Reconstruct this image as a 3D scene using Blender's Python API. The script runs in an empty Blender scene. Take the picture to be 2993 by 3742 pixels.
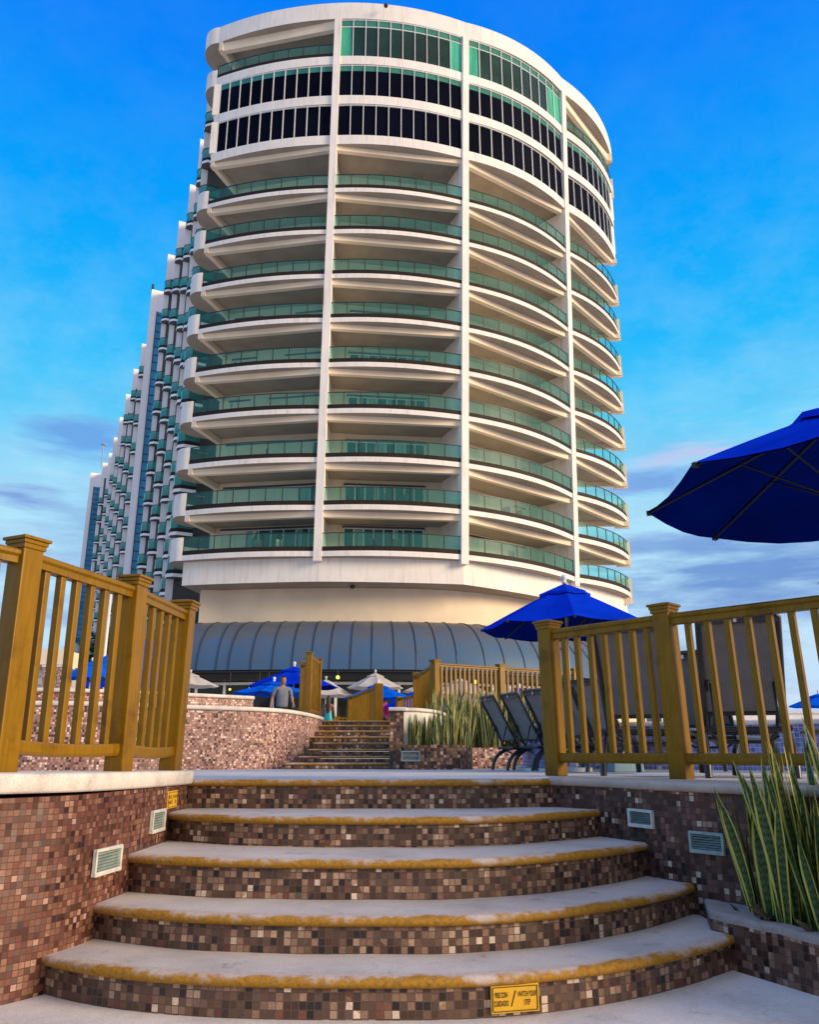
import bpy, bmesh, math, random
from mathutils import Vector, Matrix, noise
random.seed(7)
scene = bpy.context.scene
COL = scene.collection
R = math.radians
SUN = Vector((0.90, -0.36, 0.29)).normalized()

# ------------------------------------------------------------------ materials
def new_mat(name):
    m = bpy.data.materials.new(name); m.use_nodes = True
    nt = m.node_tree; b = nt.nodes['Principled BSDF']
    return m, nt, b, nt.links.new
def N(nt, t, **kw):
    n = nt.nodes.new(t)
    for k, v in kw.items():
        if k.startswith('i_'):
            n.inputs[int(k[2:]) if k[2:].isdigit() else k[2:]].default_value = v
        else: setattr(n, k, v)
    return n
def ramp(nt, fac, stops, interp='LINEAR'):
    r = nt.nodes.new('ShaderNodeValToRGB'); cr = r.color_ramp; cr.interpolation = interp
    while len(cr.elements) < len(stops): cr.elements.new(0.5)
    for e, (p, c) in zip(cr.elements, stops):
        e.position = p; e.color = (*c, 1) if len(c) == 3 else c
    if fac is not None: nt.links.new(fac, r.inputs[0])
    return r
def mixc(nt, mode, fac, a, b):
    n = nt.nodes.new('ShaderNodeMix'); n.data_type = 'RGBA'; n.blend_type = mode
    for v, i in ((fac, 0), (a, 6), (b, 7)):
        if hasattr(v, 'links'): nt.links.new(v, n.inputs[i])
        elif isinstance(v, (int, float)): n.inputs[i].default_value = v
        else: n.inputs[i].default_value = (*v, 1)
    return n.outputs[2]
def mathn(nt, op, a, b=None, c=None):
    n = nt.nodes.new('ShaderNodeMath'); n.operation = op
    for i, v in enumerate((a, b, c)):
        if v is None: continue
        if hasattr(v, 'links'): nt.links.new(v, n.inputs[i])
        else: n.inputs[i].default_value = v
    return n.outputs[0]
def simple(name, col, rough=0.6, var=0.25, scale=6.0, bump=0.0, bscale=60.0, spec=0.4, metal=0.0, streak=False):
    m, nt, b, L = new_mat(name)
    tc = N(nt, 'ShaderNodeTexCoord')
    mp = N(nt, 'ShaderNodeMapping'); L(tc.outputs['Object'], mp.inputs[0])
    if streak: mp.inputs['Scale'].default_value = (1, 1, 0.12)
    no = N(nt, 'ShaderNodeTexNoise', i_Scale=scale, i_Detail=6.0, i_Roughness=0.62); L(mp.outputs[0], no.inputs['Vector'])
    lo = tuple(c * (1 - var) for c in col); hi = tuple(min(1, c * (1 + var * 0.5)) for c in col)
    r = ramp(nt, no.outputs[0], [(0.3, lo), (0.68, hi)])
    L(r.outputs[0], b.inputs['Base Color'])
    b.inputs['Roughness'].default_value = rough; b.inputs['Specular IOR Level'].default_value = spec
    b.inputs['Metallic'].default_value = metal
    if bump:
        n2 = N(nt, 'ShaderNodeTexNoise', i_Scale=bscale, i_Detail=4.0); L(tc.outputs['Object'], n2.inputs['Vector'])
        bp = N(nt, 'ShaderNodeBump', i_Strength=bump, i_Distance=0.01); L(n2.outputs[0], bp.inputs['Height']); L(bp.outputs[0], b.inputs['Normal'])
    return m
def mosaic(name, tile, stops, tint=(1, 1, 1), grout=(0.10, 0.075, 0.065), rough=0.35, stain=0.5):
    m, nt, b, L = new_mat(name)
    uv = N(nt, 'ShaderNodeUVMap')
    wob = N(nt, 'ShaderNodeTexNoise', i_Scale=1.7, i_Detail=2.0); L(uv.outputs[0], wob.inputs['Vector'])
    ws = N(nt, 'ShaderNodeVectorMath', operation='MULTIPLY_ADD'); L(wob.outputs['Color'], ws.inputs[0])
    ws.inputs[1].default_value = (0.02, 0.012, 0); L(uv.outputs[0], ws.inputs[2])
    sc = N(nt, 'ShaderNodeVectorMath', operation='SCALE'); L(ws.outputs[0], sc.inputs[0]); sc.inputs['Scale'].default_value = 1.0 / tile
    fl = N(nt, 'ShaderNodeVectorMath', operation='FLOOR'); L(sc.outputs[0], fl.inputs[0])
    fr = N(nt, 'ShaderNodeVectorMath', operation='FRACTION'); L(sc.outputs[0], fr.inputs[0])
    wn = N(nt, 'ShaderNodeTexWhiteNoise', noise_dimensions='2D'); L(fl.outputs[0], wn.inputs['Vector'])
    # big patches shift the palette so light tiles cluster
    pn = N(nt, 'ShaderNodeTexNoise', i_Scale=2.3, i_Detail=3.0); L(uv.outputs[0], pn.inputs['Vector'])
    sh = mathn(nt, 'MULTIPLY_ADD', pn.outputs[0], 0.35, -0.175)
    va = mathn(nt, 'ADD', wn.outputs['Value'], sh)
    cr = ramp(nt, va, stops, 'CONSTANT')
    inner = N(nt, 'ShaderNodeTexNoise', i_Scale=90.0, i_Detail=3.0); L(uv.outputs[0], inner.inputs['Vector'])
    iv = mathn(nt, 'MULTIPLY_ADD', inner.outputs[0], 0.9, 0.55)
    c1 = mixc(nt, 'MULTIPLY', 1.0, cr.outputs[0], iv)
    st = N(nt, 'ShaderNodeTexNoise', i_Scale=1.1, i_Detail=5.0, i_Roughness=0.65); L(uv.outputs[0], st.inputs['Vector'])
    sr = ramp(nt, st.outputs[0], [(0.33, (0.5, 0.46, 0.46)), (0.6, (1, 1, 1)), (0.78, (1.25, 1.2, 1.2))])
    c2 = mixc(nt, 'MULTIPLY', stain, c1, sr.outputs[0])
    c3 = mixc(nt, 'MULTIPLY', 1.0, c2, tint)
    sx = N(nt, 'ShaderNodeSeparateXYZ'); L(fr.outputs[0], sx.inputs[0])
    def edge(o):
        a = mathn(nt, 'SUBTRACT', o, 0.5); a = mathn(nt, 'ABSOLUTE', a); return mathn(nt, 'GREATER_THAN', a, 0.445)
    g = mathn(nt, 'MAXIMUM', edge(sx.outputs[0]), edge(sx.outputs[1]))
    of = N(nt, 'ShaderNodeVectorMath', operation='ADD'); L(fl.outputs[0], of.inputs[0]); of.inputs[1].default_value = (37.5, 11.5, 0)
    wm = N(nt, 'ShaderNodeTexWhiteNoise', noise_dimensions='2D'); L(of.outputs[0], wm.inputs['Vector'])
    g = mathn(nt, 'MAXIMUM', g, mathn(nt, 'GREATER_THAN', wm.outputs['Value'], .988))
    ge = N(nt, 'ShaderNodeNewGeometry'); tl = N(nt, 'ShaderNodeVectorMath', operation='MULTIPLY_ADD'); ce = N(nt, 'ShaderNodeVectorMath', operation='SUBTRACT'); L(wm.outputs['Color'], ce.inputs[0]); ce.inputs[1].default_value = (.5, .5, .5)
    L(ce.outputs[0], tl.inputs[0]); tl.inputs[1].default_value = (.22, .22, .22); L(ge.outputs['Normal'], tl.inputs[2]); nn_ = N(nt, 'ShaderNodeVectorMath', operation='NORMALIZE'); L(tl.outputs[0], nn_.inputs[0])
    c4 = mixc(nt, 'MIX', g, c3, tuple(grout[i] * tint[i] for i in range(3)))
    L(c4, b.inputs['Base Color'])
    rr = mathn(nt, 'MULTIPLY_ADD', wn.outputs['Value'], 0.35, rough); L(rr, b.inputs['Roughness'])
    b.inputs['Specular IOR Level'].default_value = 0.45
    hv = mathn(nt, 'MULTIPLY_ADD', g, -0.8, wn.outputs['Value'])
    bp = N(nt, 'ShaderNodeBump', i_Strength=0.8, i_Distance=0.004); L(hv, bp.inputs['Height']); L(nn_.outputs[0], bp.inputs['Normal']); L(bp.outputs[0], b.inputs['Normal'])
    return m
BROWN = [(0, (.03, .021, .018)), (.10, (.075, .043, .028)), (.30, (.115, .07, .044)), (.50, (.165, .10, .06)), (.64, (.25, .16, .105)), (.76, (.17, .07, .045)), (.80, (.32, .215, .14)), (.90, (.44, .32, .22)), (.975, (.68, .58, .46))]
RED = [(0, (.06, .03, .03)), (.05, (.14, .065, .05)), (.22, (.20, .095, .07)), (.42, (.26, .13, .09)), (.62, (.33, .18, .12)), (.76, (.26, .095, .07)), (.84, (.40, .24, .165)), (.93, (.50, .34, .26)), (.985, (.66, .52, .43))]
PINK = [(0, (.06, .035, .035)), (.12, (.2, .11, .085)), (.3, (.32, .19, .15)), (.52, (.42, .27, .21)), (.72, (.3, .14, .11)), (.78, (.55, .4, .32)), (.91, (.78, .66, .56))]
DARKRED = [(0, (.025, .017, .02)), (.12, (.06, .028, .022)), (.4, (.095, .042, .032)), (.64, (.13, .062, .045)), (.82, (.18, .09, .065)), (.925, (.32, .2, .14)), (.975, (.55, .42, .32))]
M = {}
M['mosaic_step'] = mosaic('step mosaic', 0.031, BROWN, tint=(1.12, 1.0, .94))
M['mosaic_left'] = mosaic('left wall mosaic', 0.027, RED, tint=(.68, .55, .51), grout=(.13, .07, .055), stain=1.0)
M['mosaic_right'] = mosaic('right wall mosaic', 0.033, DARKRED, tint=(1.35, 1.25, 1.2), grout=(.055, .034, .03), stain=.8)
M['mosaic_far'] = mosaic('far wall mosaic', 0.038, PINK, tint=(1.2, 1.1, 1.14), grout=(.26, .17, .14), stain=.6)  # brighter variant: the light on the far wall is put into the tiles
M['mosaic_planter'] = mosaic('planter mosaic', 0.055, BROWN, tint=(1, .85, .8), stain=.6)
M['mosaic_bed'] = mosaic('plant bed mosaic', 0.033, BROWN, tint=(1.1, .82, .76), stain=.7)
M['pool_tile'] = mosaic('pool tile', 0.06, [(0, (.10, .12, .36)), (.3, (.16, .18, .46)), (.6, (.24, .26, .58)), (.85, (.13, .14, .42))], grout=(.5, .5, .62), stain=.3)
def concrete(name, col, dark=0.55, scale=2.2):
    m, nt, b, L = new_mat(name)
    tc = N(nt, 'ShaderNodeTexCoord')
    n1 = N(nt, 'ShaderNodeTexNoise', i_Scale=scale, i_Detail=8.0, i_Roughness=0.65); L(tc.outputs['Object'], n1.inputs['Vector'])
    r1 = ramp(nt, n1.outputs[0], [(0.28, tuple(c * .78 for c in col)), (0.5, col), (0.75, tuple(min(1, c * 1.14) for c in col))])
    n2 = N(nt, 'ShaderNodeTexNoise', i_Scale=5.0, i_Detail=7.0, i_Roughness=0.7); L(tc.outputs['Object'], n2.inputs['Vector'])
    r2 = ramp(nt, n2.outputs[0], [(0.30, (dark, dark, dark * .97)), (0.37, (.93, .93, .93)), (0.5, (1, 1, 1))])
    n3 = N(nt, 'ShaderNodeTexNoise', i_Scale=170.0, i_Detail=3.0); L(tc.outputs['Object'], n3.inputs['Vector'])
    r3 = ramp(nt, n3.outputs[0], [(0.3, (.78, .78, .78)), (0.6, (1, 1, 1))])
    wv = N(nt, 'ShaderNodeTexNoise', i_Scale=3.0, i_Detail=5.0); L(tc.outputs['Object'], wv.inputs['Vector'])
    wa = N(nt, 'ShaderNodeVectorMath', operation='MULTIPLY_ADD'); L(wv.outputs['Color'], wa.inputs[0]); wa.inputs[1].default_value = (.5, .5, .5); L(tc.outputs['Object'], wa.inputs[2])
    vo = N(nt, 'ShaderNodeTexVoronoi', feature='DISTANCE_TO_EDGE', i_Scale=.8); L(wa.outputs[0], vo.inputs['Vector'])
    ck = ramp(nt, vo.outputs[0], [(.0, (.55, .53, .52)), (.006, (1, 1, 1))])
    c = mixc(nt, 'MULTIPLY', 1.0, r1.outputs[0], r2.outputs[0]); c = mixc(nt, 'MULTIPLY', .3, c, ck.outputs[0]); c = mixc(nt, 'MULTIPLY', 1.0, c, r3.outputs[0])
    L(c, b.inputs['Base Color']); b.inputs['Roughness'].default_value = .85; b.inputs['Specular IOR Level'].default_value = .25
    bp = N(nt, 'ShaderNodeBump', i_Strength=.4, i_Distance=.004); L(n3.outputs[0], bp.inputs['Height']); L(bp.outputs[0], b.inputs['Normal'])
    return m
M['tread'] = concrete('tread concrete', (.61, .56, .52), .42)
M['terrace'] = concrete('terrace concrete', (.62, .59, .58))
M['ground'] = concrete('ground concrete', (.74, .69, .66))
M['coping'] = concrete('white coping', (.74, .68, .62), .75, 5.0)
M['rim'] = concrete('rough planter rim', (.40, .32, .29), .55, 9.0)
M['coping_old'] = concrete('stained coping', (.56, .45, .38), .6, 7.0)
def nosing_mat():
    m, nt, b, L = new_mat('worn yellow nosing')
    uv = N(nt, 'ShaderNodeUVMap'); sx = N(nt, 'ShaderNodeSeparateXYZ'); L(uv.outputs[0], sx.inputs[0])
    n1 = N(nt, 'ShaderNodeTexNoise', i_Scale=3.2, i_Detail=9.0, i_Roughness=0.72); L(uv.outputs[0], n1.inputs['Vector'])
    n2 = N(nt, 'ShaderNodeTexNoise', i_Scale=45.0, i_Detail=5.0, i_Roughness=0.7); L(uv.outputs[0], n2.inputs['Vector'])
    v = mathn(nt, 'MULTIPLY', sx.outputs[1], 8.0)
    a = mathn(nt, 'MULTIPLY_ADD', n1.outputs[0], 2.6, -1.28)
    a = mathn(nt, 'ADD', a, v); a = mathn(nt, 'ADD', a, mathn(nt, 'MULTIPLY_ADD', n2.outputs[0], .6, -.30))
    # more paint at the ends of every step
    k = ramp(nt, a, [(0.30, (0, 0, 0)), (0.56, (1, 1, 1))])
    yel = ramp(nt, n2.outputs[0], [(0.3, (.19, .088, .005)), (0.6, (.44, .215, .009))])
    con = ramp(nt, n2.outputs[0], [(0.3, (.42, .33, .28)), (0.7, (.66, .55, .49))])
    c = mixc(nt, 'MIX', k.outputs[0], con.outputs[0], yel.outputs[0])
    L(c, b.inputs['Base Color']); b.inputs['Roughness'].default_value = .7
    bp = N(nt, 'ShaderNodeBump', i_Strength=.5, i_Distance=.004); L(n2.outputs[0], bp.inputs['Height']); L(bp.outputs[0], b.inputs['Normal'])
    return m
M['nosing'] = nosing_mat()
def gold_mat():
    m, nt, b, L = new_mat('gold brown painted timber')
    tc = N(nt, 'ShaderNodeTexCoord'); mp = N(nt, 'ShaderNodeMapping'); L(tc.outputs['Object'], mp.inputs[0]); mp.inputs['Scale'].default_value = (1, 1, .07)
    n1 = N(nt, 'ShaderNodeTexNoise', i_Scale=60.0, i_Detail=6.0, i_Roughness=.6); L(mp.outputs[0], n1.inputs['Vector'])
    n2 = N(nt, 'ShaderNodeTexNoise', i_Scale=4.0, i_Detail=7.0, i_Roughness=.7); L(tc.outputs['Object'], n2.inputs['Vector'])
    c = ramp(nt, n1.outputs[0], [(.3, (.185, .094, .0024)), (.7, (.255, .132, .0045))])
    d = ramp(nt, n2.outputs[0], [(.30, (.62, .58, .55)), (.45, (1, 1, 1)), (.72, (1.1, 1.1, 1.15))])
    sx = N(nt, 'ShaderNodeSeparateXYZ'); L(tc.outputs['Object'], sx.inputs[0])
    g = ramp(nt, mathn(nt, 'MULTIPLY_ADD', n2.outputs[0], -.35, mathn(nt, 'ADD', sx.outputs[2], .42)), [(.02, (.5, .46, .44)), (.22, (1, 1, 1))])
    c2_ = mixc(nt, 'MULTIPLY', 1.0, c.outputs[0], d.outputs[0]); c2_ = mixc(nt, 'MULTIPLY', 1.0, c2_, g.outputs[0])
    L(c2_, b.inputs['Base Color']); b.inputs['Roughness'].default_value = .36; b.inputs['Specular IOR Level'].default_value = .22
    bp = N(nt, 'ShaderNodeBump', i_Strength=.25, i_Distance=.003); L(n1.outputs[0], bp.inputs['Height']); L(bp.outputs[0], b.inputs['Normal'])
    return m
M['gold'] = gold_mat()
def plaster_mat(name, col, k=.5):
    m, nt, b, L = new_mat(name)
    tc = N(nt, 'ShaderNodeTexCoord'); mp = N(nt, 'ShaderNodeMapping'); L(tc.outputs['Object'], mp.inputs[0]); mp.inputs['Scale'].default_value = (1, 1, .10)
    n1 = N(nt, 'ShaderNodeTexNoise', i_Scale=4.0, i_Detail=8.0, i_Roughness=.7); L(mp.outputs[0], n1.inputs['Vector'])
    n2 = N(nt, 'ShaderNodeTexNoise', i_Scale=.35, i_Detail=6.0, i_Roughness=.65); L(tc.outputs['Object'], n2.inputs['Vector'])
    s_ = ramp(nt, n1.outputs[0], [(.30, (.55, .51, .47)), (.40, (.86, .84, .82)), (.52, (1, 1, 1))])
    p_ = ramp(nt, n2.outputs[0], [(.3, tuple(c * .88 for c in col)), (.65, col)])
    L(mixc(nt, 'MULTIPLY', k, p_.outputs[0], s_.outputs[0]), b.inputs['Base Color'])
    b.inputs['Roughness'].default_value = .75; b.inputs['Specular IOR Level'].default_value = .2
    return m
M['plaster'] = plaster_mat('tower plaster', (.87, .815, .76), .6)
M['plaster_cream'] = simple('cream plaster', (.83, .69, .52), .75, .10, .6, 0, 3, .2)
M['plaster_wing'] = simple('wing plaster', (.90, .83, .80), .75, .10, .4, 0, 3, .2, streak=True)
M['soffit'] = simple('shaded soffit plaster', (.40, .34, .275), .85, .18, .7, 0, 3, .1)  # plaster darkened to carry the shade under slabs; joint lines share it
M['kick'] = simple('dark brown kick strip', (.028, .018, .013), .6, .25, 1.0, 0, 1, .15)
M['white_metal'] = simple('white metal', (.72, .72, .70), .4, .08, 2.0)
M['cream_frame'] = simple('cream aluminium', (.85, .82, .74), .4, .08, 2.0)
M['dark_frame'] = simple('dark frame', (.03, .035, .035), .4, .1, 2.0)
M['grey_metal'] = simple('grey pole metal', (.34, .36, .38), .35, .15, 2.0)
M['black'] = simple('black', (.012, .012, .013), .5, .2, 2.0)
M['tube'] = simple('charcoal chair tube', (.022, .024, .028), .35, .3, 5.0, 0, 60, .5)
M['sling'] = simple('taupe chair sling', (.20, .188, .19), .75, .15, 9.0, .15, 500.0, .25)
M['vent_white'] = simple('weathered white vent', (.62, .62, .56), .5, .3, 25.0)
M['vent_green'] = simple('weathered greenish vent', (.32, .40, .38), .5, .35, 25.0)
M['yellow_sign'] = simple('yellow sign plastic', (.78, .43, .02), .45, .12, 20.0)
M['lime'] = simple('white render wall', (.78, .75, .72), .8, .1, 3.0)
M['soil'] = simple('planter soil', (.045, .032, .024), .95, .5, 12.0, .6, 40.0, .1)
M['water'] = simple('pool water', (.02, .16, .24), .06, .2, 2.0, .3, 6.0, .6)
M['louvre'] = simple('grey louvre', (.42, .43, .44), .6, .2, 1.0)
M['teal_box'] = simple('teal plastic', (.09, .19, .24), .5, .2, 3.0)
def glass(name, col, alpha, rough=.05, spec=.6, tint=(.5, .8, .75)):
    m, nt, b, L = new_mat(name)
    out = nt.nodes['Material Output']
    tr = N(nt, 'ShaderNodeBsdfTransparent'); tr.inputs[0].default_value = (*tint, 1)
    b.inputs['Base Color'].default_value = (*col, 1); b.inputs['Roughness'].default_value = rough; b.inputs['Specular IOR Level'].default_value = spec
    mx = N(nt, 'ShaderNodeMixShader'); mx.inputs[0].default_value = alpha
    L(tr.outputs[0], mx.inputs[1]); L(b.outputs[0], mx.inputs[2]); L(mx.outputs[0], out.inputs[0])
    return m
M['teal_glass'] = glass('teal balcony glass', (.12, .46, .42), .17, .28, .35, tint=(.58, .92, .84))
M['wing_glass'] = glass('wing balcony glass', (.03, .24, .21), .62, .05, .6, tint=(.45, .8, .75))
M['black_glass'] = simple('blacked out window', (.003, .004, .012), .5, .5, .3, 0, 1, .02)
M['green_glass'] = simple('dark green window', (.012, .045, .036), .12, .5, .35, 0, 1, .3)
M['transom'] = simple('green transom glass', (.045, .22, .16), .15, .3, .5, 0, 1, .4)
M['curtain'] = simple('green tinted curtain', (.06, .42, .28), .8, .35, 3.0, 0, 1, .2, streak=True)
M['door_glass'] = simple('teal door glass', (.03, .12, .13), .25, .8, .6, 0, 1, .25)
M['sheer'] = simple('sheer curtain', (.22, .40, .36), .8, .3, 3.0, 0, 1, .2, streak=True)
M['blue_glass'] = simple('blue stair glass', (.02, .24, .42), .08, .5, .15, 0, 1, .6)
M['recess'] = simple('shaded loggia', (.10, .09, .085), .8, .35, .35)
M['shop_glass'] = simple('restaurant glass', (.018, .02, .014), .08, .6, .25, 0, 1, .3)
def awning_mat():
    m, nt, b, L = new_mat('blue grey metal canopy')
    uv = N(nt, 'ShaderNodeUVMap'); sx = N(nt, 'ShaderNodeSeparateXYZ'); L(uv.outputs[0], sx.inputs[0])
    n1 = N(nt, 'ShaderNodeTexNoise', i_Scale=.9, i_Detail=7.0, i_Roughness=.65); L(uv.outputs[0], n1.inputs['Vector'])
    n2 = N(nt, 'ShaderNodeTexNoise', i_Scale=7.0, i_Detail=6.0, i_Roughness=.7); L(uv.outputs[0], n2.inputs['Vector'])
    v = mathn(nt, 'MULTIPLY_ADD', n1.outputs[0], 1.3, mathn(nt, 'MULTIPLY_ADD', sx.outputs[1], .2, -.6))
    r = ramp(nt, v, [(.1, (.17, .155, .145)), (.5, (.10, .115, .14)), (1.0, (.06, .125, .225))])
    s = ramp(nt, n2.outputs[0], [(.62, (1, 1, 1)), (.75, (1.5, 1.45, 1.35))])
    L(mixc(nt, 'MULTIPLY', 1.0, r.outputs[0], s.outputs[0]), b.inputs['Base Color'])
    b.inputs['Roughness'].default_value = .5; b.inputs['Specular IOR Level'].default_value = .2
    return m
M['awning'] = awning_mat()
def fabric(name, col, under):
    m, nt, b, L = new_mat(name)
    out = nt.nodes['Material Output']
    tc = N(nt, 'ShaderNodeTexCoord'); no = N(nt, 'ShaderNodeTexNoise', i_Scale=2.5, i_Detail=5.0); L(tc.outputs['Object'], no.inputs['Vector'])
    r = ramp(nt, no.outputs[0], [(.3, tuple(c * .8 for c in col)), (.7, tuple(min(1, c * 1.12) for c in col))])
    d = N(nt, 'ShaderNodeBsdfDiffuse'); t = N(nt, 'ShaderNodeBsdfTranslucent'); L(r.outputs[0], d.inputs[0]); t.inputs[0].default_value = (*under, 1)
    mx = N(nt, 'ShaderNodeMixShader'); mx.inputs[0].default_value = .10; L(d.outputs[0], mx.inputs[1]); L(t.outputs[0], mx.inputs[2]); L(mx.outputs[0], out.inputs[0])
    wv = N(nt, 'ShaderNodeTexNoise', i_Scale=4.0, i_Detail=2.0); L(tc.outputs['Object'], wv.inputs['Vector'])
    bp = N(nt, 'ShaderNodeBump', i_Strength=.35, i_Distance=.03); L(wv.outputs[0], bp.inputs['Height']); L(bp.outputs[0], d.inputs['Normal'])
    return m
M['blue_cloth'] = fabric('royal blue canvas', (.003, .040, .62), (.0, .008, .16))
M['underside_shade'] = fabric('shaded parasol underside', (.002, .014, .20), (.0, .004, .08))  # darker cloth colour carries the shade under the canopy
M['sky_cloth'] = fabric('bright blue canvas', (.004, .12, .72), (.0, .05, .5))
M['white_cloth'] = fabric('off white canvas', (.56, .51, .46), (.6, .5, .4))
def leafmat(name, g, y):
    m, nt, b, L = new_mat(name)
    uv = N(nt, 'ShaderNodeUVMap'); sx = N(nt, 'ShaderNodeSeparateXYZ'); L(uv.outputs[0], sx.inputs[0])
    oi = N(nt, 'ShaderNodeTexNoise', i_Scale=9.0, i_Detail=4.0); L(uv.outputs[0], oi.inputs['Vector'])
    e = mathn(nt, 'ABSOLUTE', mathn(nt, 'SUBTRACT', sx.outputs[0], .5))
    e = mathn(nt, 'MULTIPLY_ADD', oi.outputs[0], .12, mathn(nt, 'SUBTRACT', e, .06))
    k = ramp(nt, e, [(.31, (0, 0, 0)), (.38, (1, 1, 1))])
    wv = N(nt, 'ShaderNodeTexWave', wave_type='BANDS', bands_direction='Y', i_Scale=9.0, i_Distortion=7.0, i_Detail=3.0); L(uv.outputs[0], wv.inputs['Vector'])
    gr = ramp(nt, wv.outputs[0], [(.2, tuple(c * .55 for c in g)), (.8, tuple(c * 1.5 for c in g))])
    c = mixc(nt, 'MIX', k.outputs[0], gr.outputs[0], y)
    L(c, b.inputs['Base Color']); b.inputs['Roughness'].default_value = .42; b.inputs['Specular IOR Level'].default_value = .4
    return m
M['leaf'] = leafmat('snake plant leaf', (.04, .074, .02), (.50, .46, .08))
M['leaf_pale'] = leafmat('pale snake plant leaf', (.055, .085, .022), (.66, .60, .20))
M['leaf_dry'] = simple('dry leaf', (.16, .115, .06), .8, .4, 8)
M['crown'] = simple('palm foliage', (.028, .06, .018), .6, .6, 2.0)
M['trunk'] = simple('palm trunk', (.10, .07, .05), .9, .4, 6.0)
M['skin'] = simple('skin', (.36, .18, .115), .55, .1, 8.0)
M['skin_dark'] = simple('tanned skin', (.25, .115, .07), .55, .1, 8.0)
M['lips'] = simple('lips', (.28, .09, .075), .5, .1, 8.0)
M['hair'] = simple('dark hair', (.012, .009, .008), .5, .3, 30.0)
M['hair_brown'] = simple('brown hair', (.05, .025, .014), .5, .3, 30.0)
M['grey_shirt'] = simple('grey polo cloth', (.17, .19, .24), .85, .25, 14.0)
M['magenta'] = simple('magenta shirt cloth', (.62, .012, .20), .85, .2, 9.0)
M['teal_dress'] = simple('turquoise satin', (.02, .42, .44), .35, .4, 14.0)
M['dark_cloth'] = simple('dark trousers', (.02, .022, .03), .85, .2, 9.0)
M['bag'] = simple('black leather bag', (.015, .016, .02), .5, .2, 9.0)
def emis(name, col, s):
    m, nt, b, L = new_mat(name)
    b.inputs['Base Color'].default_value = (*col, 1)
    b.inputs['Emission Color'].default_value = (*col, 1); b.inputs['Emission Strength'].default_value = s
    return m
M['lamp'] = emis('lit lamp glass', (1.0, .62, .08), 2.2)
M['lit_wall'] = simple('warm lit wall', (.8, .6, .38), .7, .1, .4)

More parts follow.
